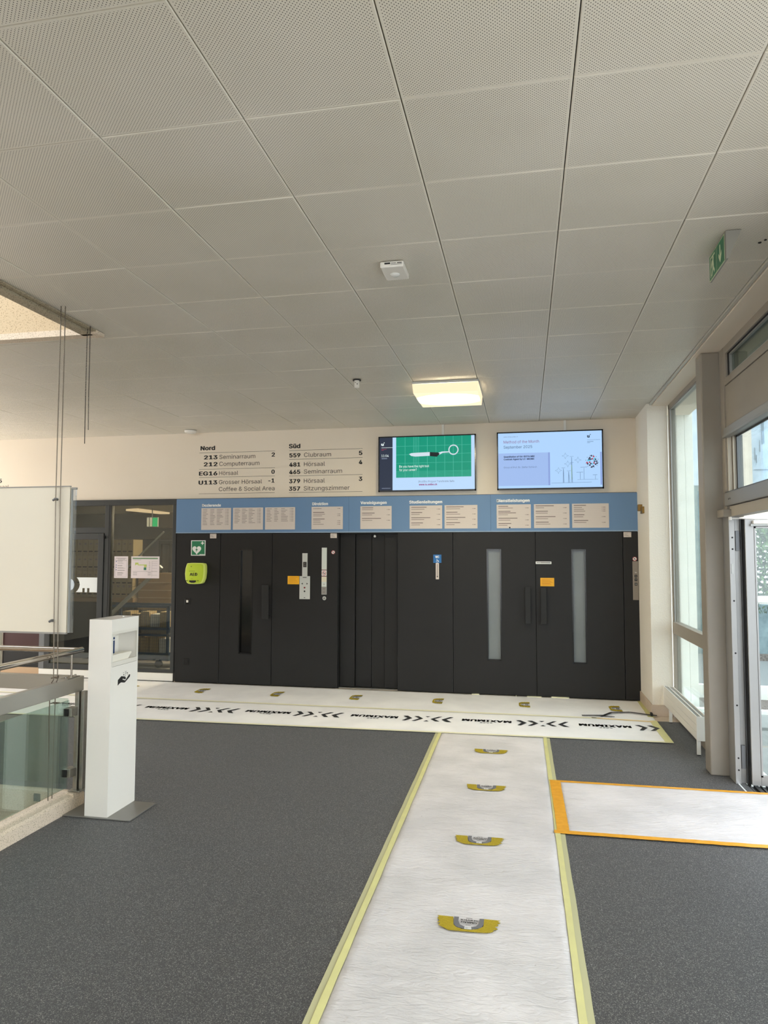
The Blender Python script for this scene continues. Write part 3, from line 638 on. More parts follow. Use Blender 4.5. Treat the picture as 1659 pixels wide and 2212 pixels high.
# frosted band with cut out letters on the door pane
st = MB(); y = D-.012
st.prism([(-6.49, 1.461), (-6.135, 1.461), (-6.135, 1.245), (-6.275, 1.245), (-6.275, 1.305), (-6.312, 1.305), (-6.312, 1.245), (-6.352, 1.245), (-6.352, 1.305), (-6.390, 1.305), (-6.390, 1.245), (-6.50, 1.245), (-6.47, 1.27), (-6.445, 1.31), (-6.435, 1.355), (-6.445, 1.40), (-6.465, 1.435)], .0006, onwall(y))
st.prism([(-6.60+.075*math.cos(a*PI/12), 1.353+.085*math.sin(a*PI/12)) for a in range(24)], .0006, onwall(y))
st.prism([(-6.90, 1.461), (-6.72, 1.461), (-6.74, 1.40), (-6.745, 1.353), (-6.74, 1.30), (-6.72, 1.245), (-6.90, 1.245)], .0006, onwall(y))
tag(st.build('frosted_lettering_band', M('white_film', (236, 240, 240), .6)), 'white film band with cut-out letters on the glazed door', 'sticker')
# notices on the fixed pane
pn = thing('paper_notice', 'portrait paper notice on the glass, left of the evacuation plan', 'notice', (-5.78, D, 1.6))
PW = onwall(D-.002)
m = MB(); bar(m, -5.888, -5.668, 1.457, 1.772, PW); m.build('paper', M('white_paper', (236, 224, 226), .6), pn)
m = MB(); L_ = random.Random(4)
bar(m, -5.86, -5.70, 1.742, 1.748, PW, .001); bar(m, -5.835, -5.715, 1.727, 1.733, PW, .001)
for z in (1.705, 1.69, 1.672, 1.640, 1.632, 1.606, 1.598, 1.571, 1.563, 1.537, 1.529, 1.521, 1.505, 1.497):
    bar(m, -5.835, -5.835+L_.uniform(.07, .13), z, z+.0035, PW, .001)
bar(m, -5.868, -5.866, 1.475, 1.75, PW, .001); bar(m, -5.690, -5.688, 1.475, 1.75, PW, .001); bar(m, -5.868, -5.688, 1.475, 1.477, PW, .001); bar(m, -5.868, -5.688, 1.709, 1.713, PW, .001)
m.build('printed_lines', ink_soft, pn)
m = MB()
for z in (1.698, 1.645, 1.612, 1.576): bar(m, -5.862, -5.848, z-.006, z+.006, PW, .0012)
m.build('bullet_marks', M('blue_mark', (70, 90, 150), .6), pn)
ep = thing('evacuation_plan', 'landscape evacuation plan sheet with green header, taped inside the glass', 'notice', (-5.39, D, 1.6))
m = MB(); bar(m, -5.617, -5.170, 1.457, 1.772, PW); m.build('paper', MATS['white_paper'], ep)
m = MB(); bar(m, -5.595, -5.195, 1.734, 1.752, PW, .001); m.build('header_bar', M('muted_green', (110, 146, 104), .6), ep)
m = MB(); m.prism([(-5.553, 1.682), (-5.50, 1.682), (-5.50, 1.655), (-5.37, 1.655), (-5.37, 1.615), (-5.41, 1.615), (-5.41, 1.642), (-5.512, 1.642), (-5.512, 1.655), (-5.53, 1.655), (-5.553, 1.64)], .0006, lambda u, v, w: PW(u, v, w+.001)); m.build('plan_rooms', M('lime_print', (196, 208, 110), .6), ep)
m = MB(); bar(m, -5.415, -5.375, 1.575, 1.612, PW, .001); m.build('assembly_point', M('teal_print', (50, 120, 96), .6), ep)
m = MB()
for z in (1.697, 1.668, 1.64, 1.60, 1.555, 1.50): bar(m, -5.285, -5.20, z, z+.002, PW, .001)
bar(m, -5.287, -5.285, 1.48, 1.70, PW, .001); bar(m, -5.59, -5.20, 1.553, 1.556, PW, .001)
for k in range(9): bar(m, -5.335+(k % 2)*.01, -5.315, 1.69-k*.014, 1.694-k*.014, PW, .001)
for k in range(4): bar(m, -5.585, -5.52, 1.54-k*.014, 1.543-k*.014, PW, .001); bar(m, -5.35, -5.30, 1.54-k*.014, 1.543-k*.014, PW, .001)
bar(m, -5.59, -5.46, 1.72, 1.723, PW, .001)
m.build('printed_lines', ink_soft, ep)

# room behind the partition
rm = thing('wall_back_room', 'dim mail room behind the glass partition', None, (-7, 11, 0), kind='structure')
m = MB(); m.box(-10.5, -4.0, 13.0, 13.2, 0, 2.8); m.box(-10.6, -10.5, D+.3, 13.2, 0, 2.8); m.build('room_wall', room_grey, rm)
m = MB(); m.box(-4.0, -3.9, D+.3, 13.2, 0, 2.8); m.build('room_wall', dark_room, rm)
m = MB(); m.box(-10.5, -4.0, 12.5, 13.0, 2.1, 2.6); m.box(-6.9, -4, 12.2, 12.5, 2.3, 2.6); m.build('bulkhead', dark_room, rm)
box('room_ceiling', M('grey_ceiling', (176, 172, 162), .8), -10.6, -3.9, D+.3, 13.2, 2.60, 2.7, rm)
m = MB(); m.box(-10.6, -7.75, D+.06, 13.2, -.2, -.001); m.box(-7.06, -3.9, D+.06, 13.2, -.2, -.001); m.box(-7.75, -7.06, 10.16, 13.2, -.2, -.001); m.build('room_floor', M('pale_grey_floor', (170, 164, 158), .3), rm)
md = thing('door_5', 'dark maroon door in the recess left of the glass partition', None, (-7.4, 10.1, 0), kind='structure')
box('door_leaf', maroon, -7.72, -7.075, D+.02, D+.06, .36, 2.2, md); box('kick_plate', black_matte, -7.72, -7.075, D+.015, D+.06, .125, .36, md); box('tan_threshold', tan_floor, -7.72, -7.075, D-.01, D+.06, 0, .125, md)
rl = thing('ceiling_light_strip', 'long warm ceiling light strip in the room behind the glass', 'light', (-6.3, 11, 2.78))
m = MB(); m.prism([(-6.88, 11.15), (-6.56, 11.0), (-6.60, 12.18), (-6.80, 12.18)], .03, lambda u, v, w: (u, v, 2.565+w)); m.build('diffuser', room_lamp, rl)
fill_strip = thing('ceiling_light_strip', 'added warm fill light for the mail room, unseen behind the black front', 'light', (-4.8, 11, 2.78))  # extra unseen lamp, added to brighten the mail room
box('diffuser', room_fill, -5.1, -4.5, 10.4, 12.0, 2.57, 2.6, fill_strip)
ex2 = thing('exit_sign_inner', 'green glowing exit sign hanging in the room behind the glass', 'sign', (-6.28, 11, 2.35))
box('sign_box', grey_plastic, -6.385, -6.18, 11.0, 11.03, 2.275, 2.44, ex2); box('green_field', exit_glow, -6.275, -6.185, 10.995, 11.0, 2.28, 2.43, ex2)
box('pale_field', exit_glow_w, -6.38, -6.345, 10.995, 11.0, 2.28, 2.43, ex2); box('pale_field', exit_glow_w, -6.325, -6.285, 10.995, 11.0, 2.28, 2.43, ex2); box('hanger', grey_plastic, -6.30, -6.285, 11.01, 11.02, 2.44, 2.6, ex2)
mbx = thing('mailbox_unit', 'beige metal mailbox wall with rows of small slots behind the glass', 'mailboxes', (-7.3, 11.2, 1.0))
zs = (2.06, 1.785, 1.515, 1.245, 1.05)
for r in range(4):
    for c in range(12):
        x = -7.93+c*.1085; dz = .0
        if x > -6.62: continue
        b = box('mailbox', mailbox_m, x+.002, x+.1065, 11.0, 11.3, zs[r+1]+.002, zs[r]-.002, mbx)
        sl = MB(); zt = zs[r+1]+.055; sl.box(x+.018, x+.09, 10.996, 11.0, zt, zt+.022); sl.build('slot', gasket, b)
        sl = MB(); sl.box(x+.02, x+.088, 10.996, 11.0, zt-.034, zt-.026); sl.box(x+.036, x+.07, 10.996, 11.0, zt+.13, zt+.155); sl.build('name_label', ink_soft, b)
box('unit_plinth', wood, -7.97, -6.60, 10.97, 11.3, .98, 1.05, mbx); box('unit_shadow_base', black_matte, -7.95, -6.62, 11.05, 11.3, .0, .98, mbx)
sh = thing('birch_counter', 'light wood counter front with thin horizontal lines behind the glass', 'counter', (-6.1, 11.2, 0))
box('counter_front', wood, -6.58, -5.6, 11.1, 11.5, .85, 1.48, sh)
m = MB()
for z in (1.05, 1.18, 1.31): m.box(-6.57, -5.6, 11.094, 11.1, z, z+.012)
m.build('pale_joint', M('pale_line', (206, 190, 164), .5), sh)
pc = thing('dark_cabinet', 'dark framed glass cabinet above the wooden counter behind the glass', 'cabinet', (-6.0, 11.4, 1.5))
m = MB(); m.box(-6.35, -5.55, 11.35, 11.6, 1.98, 2.04)
for x in (-6.35, -6.15, -5.93, -5.72): m.box(x, x+.05, 11.35, 11.4, 1.48, 1.98)
m.build('cabinet_frame', M('dark_brown_frame', (50, 46, 42), .5), pc); box('cabinet_back', room_grey, -6.35, -5.55, 11.58, 11.6, 1.48, 1.98, pc)
tr = thing('mesh_trolley', 'blue steel mesh trolley loaded with cartons behind the glass', 'trolley', (-6.1, 10.6, 0))
m = MB()
for z in (.95, .60, .20, .50): m.box(-6.78, -5.55, 10.30, 10.34, z, z+.035)
for x in (-6.78, -6.44, -5.60): m.box(x, x+.04, 10.30, 10.34, .12, .98)
m.box(-6.78, -5.55, 10.75, 10.79, .95, .99); m.box(-6.78, -5.55, 10.3, 10.79, .12, .2); m.build('trolley_frame', trolley_blue, tr)
m = MB()
for k in range(34): m.box(-6.75+k*.035, -6.7475+k*.035, 10.300, 10.303, .2, .95)
for k in range(14): m.box(-6.75, -5.58, 10.298, 10.301, .22+k*.052, .222+k*.052)
w_ = m.build('wire_mesh', trolley_blue, tr); w_['kind'] = 'stuff'
for x in (-6.55, -5.75):
    MB().tube([(x, 10.34, .06), (x, 10.38, .06)], .06, 14).build('wheel', black_matte, tr)
cr_ = None
for r, z in enumerate((.235, .64)):
    for c in range(5):
        x = -6.42+c*.165
        o = box('carton', carton if (r+c) % 4 else carton_w, x, x+.145, 10.38, 10.62, z, z+(.2 if r else .22)+.04*((c*7+r) % 2), None)
        tag(o, ('carton in the %s tier of the blue mesh trolley, %s' % (('lower', 'upper')[r], ('at its left end', 'second from the left', 'in the middle', 'second from the right', 'at its right end')[c])), 'carton', 'cartons in the mesh trolley')
dg = thing('handrail_reflection', 'pale diagonal bars imitating a handrail reflected in the right glass pane', 'reflection', (-5.7, 9.6, 1.5))  # solid bars modelled in place of a reflected stair handrail
MB().tube([(-6.14, 9.62, .90), (-5.62, 9.62, 1.36), (-5.33, 9.62, 1.62)], .032, 10).build('lower_reflected_rail', M('pale_reflection', (190, 190, 186), .4), dg)
MB().tube([(-5.93, 9.62, 1.56), (-5.30, 9.62, 2.14)], .014, 8).build('upper_reflected_rail', MATS['pale_reflection'], dg)

# ================================================================== WALL SIGNS
dn = thing('north_directory', 'black lettering block headed Nord on the cream wall', 'directory', (-4, D, 3)); F9 = onwall(D-.001)
cp = .058
def line(parent, name, mat, *a, **k):
    q = MB(); text(q, *a, **k); return q.build(name, mat, parent)
dkb = M('dark_brown_print', (58, 50, 44), .6)
line(dn, 'bold_lettering', ink, 'Nord', -4.566, 3.296, .062, F9, -4.34, True)
for s_, a, b_, z in (('213', -4.510, -4.300, 3.163), ('212', -4.512, -4.298, 3.063), ('EG16', -4.583, -4.298, 2.931), ('U113', -4.587, -4.298, 2.802)): line(dn, 'bold_lettering', ink, s_, a, z, cp, F9, b_, True)
for s_, a, b_, z in (('2', -3.487, -3.436, 3.178), ('0', -3.487, -3.437, 2.936), ('-1', -3.532, -3.440, 2.812)): line(dn, 'bold_lettering', ink, s_, a, z, cp, F9, b_, True)
for s_, b_, z in (('Seminarraum', -3.73, 3.163), ('Computerraum', -3.665, 3.063), ('Hörsaal', -3.985, 2.931), ('Grosser Hörsaal', -3.625, 2.802), ('Coffee & Social Area', -3.437, 2.702)): line(dn, 'light_lettering', dkb, s_, -4.272, z, cp, F9, b_)
m = MB()
for z in (3.256, 3.020, 2.904, 2.668): bar(m, -4.580, -3.434, z-.002, z+.002, F9)
m.build('rule_line', MATS['dark_brown_print'], dn)
dsd = thing('south_directory', 'black lettering block headed Süd on the cream wall', 'directory', (-2.7, D, 3))
line(dsd, 'bold_lettering', ink, 'Süd', -3.233, 3.288, .062, F9, -3.064, True)
for s_, z in (('559', 3.160), ('481', 3.030), ('465', 2.926), ('379', 2.797), ('357', 2.692)): line(dsd, 'bold_lettering', ink, s_, -3.225, z, cp, F9, -3.062, True)
for s_, z in (('5', 3.168), ('4', 3.042), ('3', 2.812)): line(dsd, 'bold_lettering', ink, s_, -2.226, z, cp, F9, -2.175, True)
for s_, b_, z in (('Clubraum', -2.62, 3.160), ('Hörsaal', -2.707, 3.030), ('Seminarraum', -2.462, 2.926), ('Hörsaal', -2.707, 2.797), ('Sitzungszimmer', -2.354, 2.692)): line(dsd, 'light_lettering', dkb, s_, -3.01, z, cp, F9, b_)
m = MB()
for z in (3.255, 3.130, 2.898, 2.665): bar(m, -3.225, -2.173, z-.002, z+.002, F9)
m.build('rule_line', MATS['dark_brown_print'], dsd)
dw = thing('west_directory', 'lettering ending in 5 and saal at the left frame edge, partly behind the board', 'directory', (-8, D, 2.8))
m = MB(); text(m, '5', -7.88, 2.888, .062, F9, -7.82, True); m.build('bold_lettering', ink, dw)
m = MB(); text(m, 'Hörsaal', -8.0, 2.795, .058, F9, -7.70); m.build('light_lettering', MATS['dark_brown_print'], dw)

db = thing('directory_board', 'long steel-blue name board above the black lift front', 'board', (-1.7, D, 2.35))
for x0, x1 in ((-4.903, -2.355), (-2.353, -.442), (-.440, 1.397)): box('blue_panel', blue_panel, x0, x1, D-.035, D-.001, 2.115, 2.592, db, .001)
box('bottom_strip', blue_line, -4.903, 1.398, D-.04, D-.001, 2.104, 2.116, db)
PB = onwall(D-.036)
for s_, a, b_, z in (('Dozierende', -4.508, -4.220, 2.480), ('Direktion', -2.875, -2.648, 2.482), ('Vereinigungen', -2.191, -1.828, 2.488), ('Studienleitungen', -1.520, -1.076, 2.489), ('Dienstleistungen', -.363, .060, 2.492)): line(db, 'white_heading', white_letter, s_, a, z, .040, PB, b_, True)
plates = [(-4.514, -4.065, 0), (-4.035, -3.588, 0), (-3.557, -3.119, 0), (-2.881, -2.437, 1), (-2.191, -1.760, 2), (-1.514, -1.078, 3), (-1.046, -.613, 3), (-.364, .073, 4), (.112, .556, 3), (.589, 1.040, 5)]
PP = onwall(D-.0405); rr = random.Random(11)
for x0, x1, k in plates:
    pl = box('name_plate', plate, x0, x1, D-.0405, D-.035, 2.150, 2.459, db)
    m = MB(); mbld = MB(); n = 14; dz = .309/n
    for r in range(1, n): bar(mbld, x0+.004, x1-.004, 2.150+r*dz, 2.1507+r*dz, PP)
    mbld.build('slat_line', M('plate_line', (190, 180, 172), .6), pl)
    def row(z, segs, t=.0065):
        for a, b_ in segs: bar(m, x0+a, x0+b_, z, z+t, PP, .0005)
    if k == 0:
        for r in range(10 if x0 > -4.4 and x0 < -3.9 else 11 if x0 < -4.4 else 9):
            z = 2.436-r*.0215
            row(z, [(.022, .022+rr.uniform(.05, .085)), (.135, .135+rr.uniform(.04, .08)), (.235, .235+rr.uniform(.04, .1)), (.362, .372), (.38, .415)], .006)
    else:
        rows = {1: [(2.43, 1), (2.378, 0), (2.355, 1), (2.332, 1), (2.286, 0), (2.262, 1), (2.238, 1), (2.214, 1)], 2: [(2.432, 0), (2.408, 1), (2.360, 0), (2.336, 1), (2.288, 0), (2.264, 1)],
                3: [(2.432, 0), (2.408, 1), (2.362, 0), (2.338, 1), (2.292, 0), (2.268, 1), (2.222, 0), (2.198, 1)], 4: [(2.432, 0), (2.410, 1), (2.366, 0), (2.345, 0), (2.322, 1), (2.276, 0), (2.254, 1), (2.208, 0), (2.186, 1)],
                5: [(2.432, 0), (2.408, 1), (2.384, 1), (2.360, 1), (2.312, 0), (2.288, 1), (2.240, 0), (2.216, 1)]}[k]
        for z, t in rows:
            if t: row(z, [(.022, .022+rr.uniform(.1, .19)), (.365, .373), (.38, .41)], .0055)
            else: row(z, [(.022, .022+rr.uniform(.12, .27))], .0085)
    m.build('printed_rows', ink_soft if k == 0 else M('brown_print', (112, 98, 93), .7), pl)
MB().tube([(-.197, D-.041, 2.158), (-.197, D-.05, 2.158)], .010, 10).build('black_clip', black_matte, db)

# screens
def frame_uv(x0, x1, z0, z1, y):
    return lambda u, v, w: (x0+(x1-x0)*u, y-w, z1-(z1-z0)*v)
sq = (D-.09)/D
def pr(x): return x*sq
def pz(z): return 1.8+(z-1.8)*sq
def make_tv(label, x0, x1, z0, z1):
    t = thing('wall_screen', label, 'screen', ((x0+x1)/2, D, z0))
    y = D-.09; a, b_, c, d = x0, x1, z0, z1
    box('screen_body', black_gloss, a+.03, b_-.03, y+.03, D-.03, c+.03, d-.03, t)
    m = MB(); e = .016
    m.box(a, b_, y, y+.03, c, c+e+.004); m.box(a, b_, y, y+.03, d-e, d); m.box(a, a+e, y, y+.03, c, d); m.box(b_-e, b_, y, y+.03, c, d); m.build('bezel', black_gloss, t)
    box('wall_bracket', black_matte, (a+b_)/2-.2, (a+b_)/2+.2, D-.03, D, c+.2, d-.2, t)
    return t, frame_uv(a+e, b_-e, c+e+.004, d-e, y+.004)
t1, P1 = make_tv('left wall screen showing scissors on a green cutting mat', pr(-1.952), pr(-.632), pz(2.653), pz(3.409))
def quad(name, mat, t, P, u0, u1, v0, v1, w=0):
    m = MB(); m.prism([(u0, v0), (u1, v0), (u1, v1), (u0, v1)], .0004, lambda a, b_, c: P(a, b_, w+c)); return m.build(name, mat, t)
sc_ = quad('picture', E('pale_blue', (184, 214, 246)), t1, P1, 0, 1, 0, 1)
quad('side_bar', E('slate', (42, 50, 68)), t1, P1, 0, .140, 0, 1, .0006)
quad('green_mat', E('green', (6, 146, 118)), t1, P1, .178, .965, .0, .765, .0006)
m = MB()
for u in (.272, .362, .379, .396, .415, .508, .598, .69, .778, .868): m.prism([(u, 0), (u+.0035, 0), (u+.0035, .765), (u, .765)], .0003, lambda a, b_, c: P1(a, b_, .0012+c))
for v in (.17, .33, .49, .65, .675, .70, .725, .75): m.prism([(.178, v), (.965, v), (.965, v+.005), (.178, v+.005)], .0003, lambda a, b_, c: P1(a, b_, .0012+c))
m.build('mat_grid', E('mint', (90, 200, 176), .8), t1)
m = MB(); m.prism([(.316, .323), (.34, .305), (.40, .30), (.535, .295), (.535, .365), (.38, .372), (.338, .358)], .0003, lambda a, b_, c: P1(a, b_, .0018+c))
m.prism([(.62, .315), (.66, .29), (.735, .29), (.735, .31), (.67, .315), (.635, .35)], .0003, lambda a, b_, c: P1(a, b_, .0018+c)); m.build('scissor_blade', E('silver', (206, 220, 230)), t1)
m = MB(); m.prism([(.535, .295), (.62, .305), (.64, .33), (.61, .385), (.535, .37)], .0003, lambda a, b_, c: P1(a, b_, .002+c)); m.build('scissor_pivot', E('black', (24, 30, 34)), t1)
m = MB(); n = 28; R1, R2 = .053, .041; asp = (1.32/.72)
for k in range(n):
    a0, a1 = 2*PI*k/n, 2*PI*(k+1)/n
    m.prism([(.782+r*math.cos(a), .262+r*asp*math.sin(a)) for r, a in ((R1, a0), (R1, a1), (R2, a1), (R2, a0))], .0003, lambda a, b_, c: P1(a, b_, .0022+c))
m.build('finger_ring', E('silver2', (200, 214, 224)), t1)
def tvt(t, P, items, mat, name='screen_text'):
    for s_, u0, v, cap, u1, bold in items: line(t, name, mat, s_, u0, -v, cap, lambda a, b_, c: P(a, -b_, .0024), u1, bold)
tvt(t1, P1, [('Do you have the right tool', .212, .575, .043, .527, False), ('for your career?', .212, .64, .043, .398, False)], E('white', (236, 250, 248)))
tvt(t1, P1, [('(Post)Doc Program Transferable Skills', .415, .862, .036, .79, False)], E('grey_text', (110, 122, 148)))
tvt(t1, P1, [('www.ts.unibe.ch', .42, .916, .034, .61, True)], E('purple_text', (150, 80, 130)))
tvt(t1, P1, [('u', .018, .150, .055, .045, True), ('b', .047, .105, .022, .054, True), ('11:04', .02, .365, .045, .098, False)], E('white', (236, 250, 248)))
quad('side_bar_line', E('white', (236, 250, 248)), t1, P1, .02, .14, .187, .193, .0012)
quad('side_bar_red_text', E('dull_red', (150, 60, 80)), t1, P1, .02, .075, .215, .223, .0012); quad('side_bar_red_text', E('dull_red', (150, 60, 80)), t1, P1, .02, .045, .232, .240, .0012)
quad('side_bar_date', E('grey_blue', (130, 140, 160)), t1, P1, .022, .082, .39, .404, .0012); quad('side_bar_footer', E('grey_blue', (130, 140, 160)), t1, P1, .025, .118, .955, .965, .0012)
t2, P2 = make_tv('right wall screen showing the pale blue method slide with spectrum', pr(-.356), pr(.990), pz(2.653), pz(3.417))
quad('picture', E('light_blue', (172, 208, 248)), t2, P2, 0, 1, 0, 1)
quad('slide_panel', E('lilac_blue', (156, 184, 232)), t2, P2, .0, .488, .365, .955, .0006); quad('slide_panel_edge', E('lilac', (136, 158, 214)), t2, P2, .488, .505, .365, .955, .0006)
quad('slide_edge_bar', E('lilac', (136, 158, 214)), t2, P2, .982, .997, .378, .96, .0006)
tvt(t2, P2, [('www.dcbp.unibe.ch', .055, .075, .02, .195, False)], E('grey_text', (110, 122, 148)))
tvt(t2, P2, [('Method of the Month', .055, .185, .05, .402, False)], E('plum', (136, 84, 128)))
tvt(t2, P2, [('September 2025', .055, .278, .05, .334, False)], E('slate_text', (62, 80, 112)))
tvt(t2, P2, [('Quantitation of Gd-DOTA MRI', .055, .442, .03, .357, True), ('Contrast Agent by LC-MS/MS', .055, .488, .03, .353, True)], E('dark_text', (50, 62, 92)))
tvt(t2, P2, [('Group of Prof. Dr. Stefan Schürch', .055, .635, .028, .377, False)], E('grey_text2', (90, 106, 142)))
tvt(t2, P2, [('u', .862, .118, .055, .885, True), ('b', .888, .075, .02, .896, True)], E('ink', (30, 36, 48)))
m = MB()
def seg(u0, v0, u1, v1, t=.0018):
    d = Vector((u1-u0, (v1-v0)*.56)).normalized(); nx, ny = -d.y*t, d.x*t/.56
    m.prism([(u0-nx, v0-ny), (u1-nx, v1-ny), (u1+nx, v1+ny), (u0+nx, v0+ny)], .0003, lambda a, b_, c: P2(a, b_, .001+c))
seg(.515, .92, .90, .91, .0012); seg(.862, .165, .985, .16, .0012); seg(.862, .195, .92, .193, .002); seg(.862, .212, .89, .211, .0015)
for u, v in ((.632, .66), (.683, .715), (.712, .46)): seg(u, v, u-.004, .915); seg(u, v, u+.006, .915); seg(u-.018, v-.01, u+.018, v-.012, .0012)
seg(.712, .56, .730, .558, .0012); seg(.695, .56, .712, .56, .0012)
for u, v in ((.792, .735), (.827, .655), (.934, .79)): seg(u, v, u, .86, .0014)
seg(.757, .733, .82, .733, .0016); seg(.795, .645, .858, .643, .0016); seg(.91, .785, .953, .783, .0016); seg(.765, .865, .96, .862, .0011)
for cx, cy in ((.652, .435), (.772, .515), (.675, .58), (.585, .695)):
    for k in range(8):
        a0, a1 = k*PI/4, (k+1)*PI/4; r0, r1 = (.032, .012) if k % 2 == 0 else (.012, .032)
        seg(cx+r0*math.cos(a0), cy+r0*1.75*math.sin(a0), cx+r1*math.cos(a1), cy+r1*1.75*math.sin(a1), .0008)
m.build('spectrum_lines', E('line_grey', (92, 118, 150)), t2)
quad('green_peak', E('peak_green', (150, 190, 130)), t2, P2, .7095, .713, .60, .86, .0016)
m = MB(); mr_ = MB(); mc = MB(); r_ = random.Random(5)
for k in range(15):
    a = k*2*PI/15; u, v = .905+.043*math.cos(a)*(1+.2*math.sin(3*a)), .545+.085*math.sin(a)*(1+.2*math.cos(4*a))
    tgt = (m, m, mr_, mc, m)[k % 5] if math.sin(a) < .3 else m
    tgt.prism([(u+.009*math.cos(q*PI/4), v+.016*math.sin(q*PI/4)) for q in range(8)], .0003, lambda a_, b_, c: P2(a_, b_, .0012+c))
for k in range(12):
    a = k*PI/6+.2; seg_ = (.905+.06*math.cos(a), .545+.11*math.sin(a)); m.prism([(seg_[0]+.0035*math.cos(q*PI/3), seg_[1]+.006*math.sin(q*PI/3)) for q in range(6)], .0003, lambda a_, b_, c: P2(a_, b_, .0012+c))
for q in range(9):
    a = q*2*PI/9; u, v = .905+.024*math.cos(a), .545+.045*math.sin(a); (m, mr_, mc)[q % 3].prism([(u+.009*math.cos(w_*PI/4), v+.015*math.sin(w_*PI/4)) for w_ in range(8)], .0003, lambda a_, b_, c: P2(a_, b_, .0013+c))
m.build('molecule_dark', E('mol_dark', (62, 66, 88)), t2); mr_.build('molecule_red', E('mol_red', (176, 70, 92)), t2); mc.build('molecule_cyan', E('mol_cyan', (100, 190, 220)), t2)
for x, side in ((-1.067, 'left'), (.516, 'right')):
    tag(box('cable_duct', white_paint, x-.016, x+.016, D-.02, D-.001, 3.40, H, None, .002), 'short white cable duct between the ceiling and the %s wall screen' % side, 'cable duct')

# ------------------------------------------------------------------ signs and fittings on the black front
YB = D-.03; PF = onwall(YB-.001)
ads = thing('defibrillator_sign', 'square green sign with white heart, bolt and cross on the black panel', 'sign', (-4.56, YB, 1.9))
box('sign_border', white_letter, -4.667, -4.447, YB-.003, YB, 1.785, 2.002, ads)
A = onwall(YB-.0035)
m = MB(); bar(m, -4.655, -4.458, 1.796, 1.992, A); m.build('green_field', aed_green, ads)
m = MB(); hx, hz = -4.578, 1.868; sc = .0042
m.prism([(hx+sc*16*math.sin(t)**3, hz+sc*(13*math.cos(t)-5*math.cos(2*t)-2*math.cos(3*t)-math.cos(4*t))) for t in [2*PI*k/36 for k in range(36)]], .0005, lambda u, v, w: A(u, v, .001+w))
m.build('heart', white_letter, ads)
m = MB(); bar(m, -4.515, -4.470, 1.955, 1.969, A, .001); bar(m, -4.500, -4.485, 1.940, 1.984, A, .0011); bar(m, -4.535, -4.46, 1.797, 1.805, A, .001); m.build('cross', white_letter, ads)
m = MB(); m.prism([(-4.572, 1.905), (-4.600, 1.862), (-4.582, 1.862), (-4.594, 1.828), (-4.560, 1.876), (-4.578, 1.876)], .0005, lambda u, v, w: A(u, v, .002+w)); m.build('lightning_bolt', aed_green, ads)
aed = thing('defibrillator', 'lime green wall-mounted defibrillator case marked AED', 'defibrillator', (-4.6, YB, 1.53))
AX = .045
out = [(u+AX, v) for u, v in [(-4.730, 1.678), (-4.66, 1.684), (-4.52, 1.683), (-4.468, 1.676), (-4.456, 1.64), (-4.454, 1.56), (-4.462, 1.47), (-4.490, 1.405), (-4.52, 1.390), (-4.61, 1.384), (-4.70, 1.388), (-4.728, 1.400), (-4.752, 1.45), (-4.760, 1.53), (-4.752, 1.61)]]
m = MB(); m.prism(out, .085, onwall(YB)); m.build('case', lime_light, aed, .012, True)
inn = [(-4.565+(u+4.565)*.88-.004, 1.534+(v-1.534)*.90) for u, v in out]
m = MB(); m.prism(inn, .012, lambda u, v, w: (u, YB-.083-w, v)); m.build('lid', lime, aed, .006, True)
Q = lambda u, v, w: (u+AX, YB-.0955-w, v)
m = MB(); text(m, 'AED', -4.678, 1.503, .042, Q, -4.562, True); m.build('lettering', ink, aed)
m = MB(); bar(m, -4.665, -4.650, 1.625, 1.640, Q); bar(m, -4.69, -4.60, 1.565, 1.571, Q); bar(m, -4.66, -4.63, 1.458, 1.462, Q); m.build('small_print', M('olive_print', (120, 140, 50), .6), aed)
m = MB(); m.prism([(-4.685, 1.437), (-4.58, 1.437), (-4.585, 1.415), (-4.61, 1.405), (-4.655, 1.405), (-4.680, 1.415)], .002, Q); bar(m, -4.73, -4.705, 1.430, 1.438, Q); bar(m, -4.565, -4.54, 1.432, 1.438, Q); m.build('grip_slot', black_matte, aed)
m = MB(); m.box(-4.68, -4.44, YB-.0, YB+.001, 1.42, 1.65); m.build('wall_plate', black_matte, aed)
for x0, x1, where in ((-4.380, -4.285, 'beside the green heart sign'), (-2.612, -2.522, 'above the small round sticker'), (1.213, 1.305, 'at the far right end')):
    o = thing('lift_label', 'small pale inspection label at the top of the black front, %s' % where, 'label', (x0, YB, 2.03), 'pale inspection labels')
    box('label_plate', plate, x0, x1, YB-.003, YB, 2.030, 2.094, o)
    m = MB(); B = onwall(YB-.0032)
    for z, l in ((2.078, .05), (2.066, .03), (2.056, .045), (2.046, .055)): bar(m, x0+.008, x0+.008+l, z, z+.003, B)
    bar(m, x1-.016, x1-.008, 2.078, 2.086, B); m.build('print', ink_soft, o)
o = thing('light_switch', 'black switch with a white key near the defibrillator', 'switch', (-4.705, YB, 1.13))
box('switch_plate', black_gloss, -4.747, -4.663, YB-.008, YB, 1.093, 1.178, o, .003); box('white_key', white_paint, -4.722, -4.690, YB-.012, YB-.008, 1.122, 1.155, o, .002)
o = thing('wall_socket', 'black wall socket low on the black panel by the glass partition', 'socket', (-4.71, YB, .29))
box('socket_plate', black_gloss, -4.755, -4.665, YB-.008, YB, .247, .335, o, .003); MB().tube([(-4.71, YB-.0085, .29), (-4.71, YB-.010, .29)], .026, 20).build('socket_well', gasket, o)
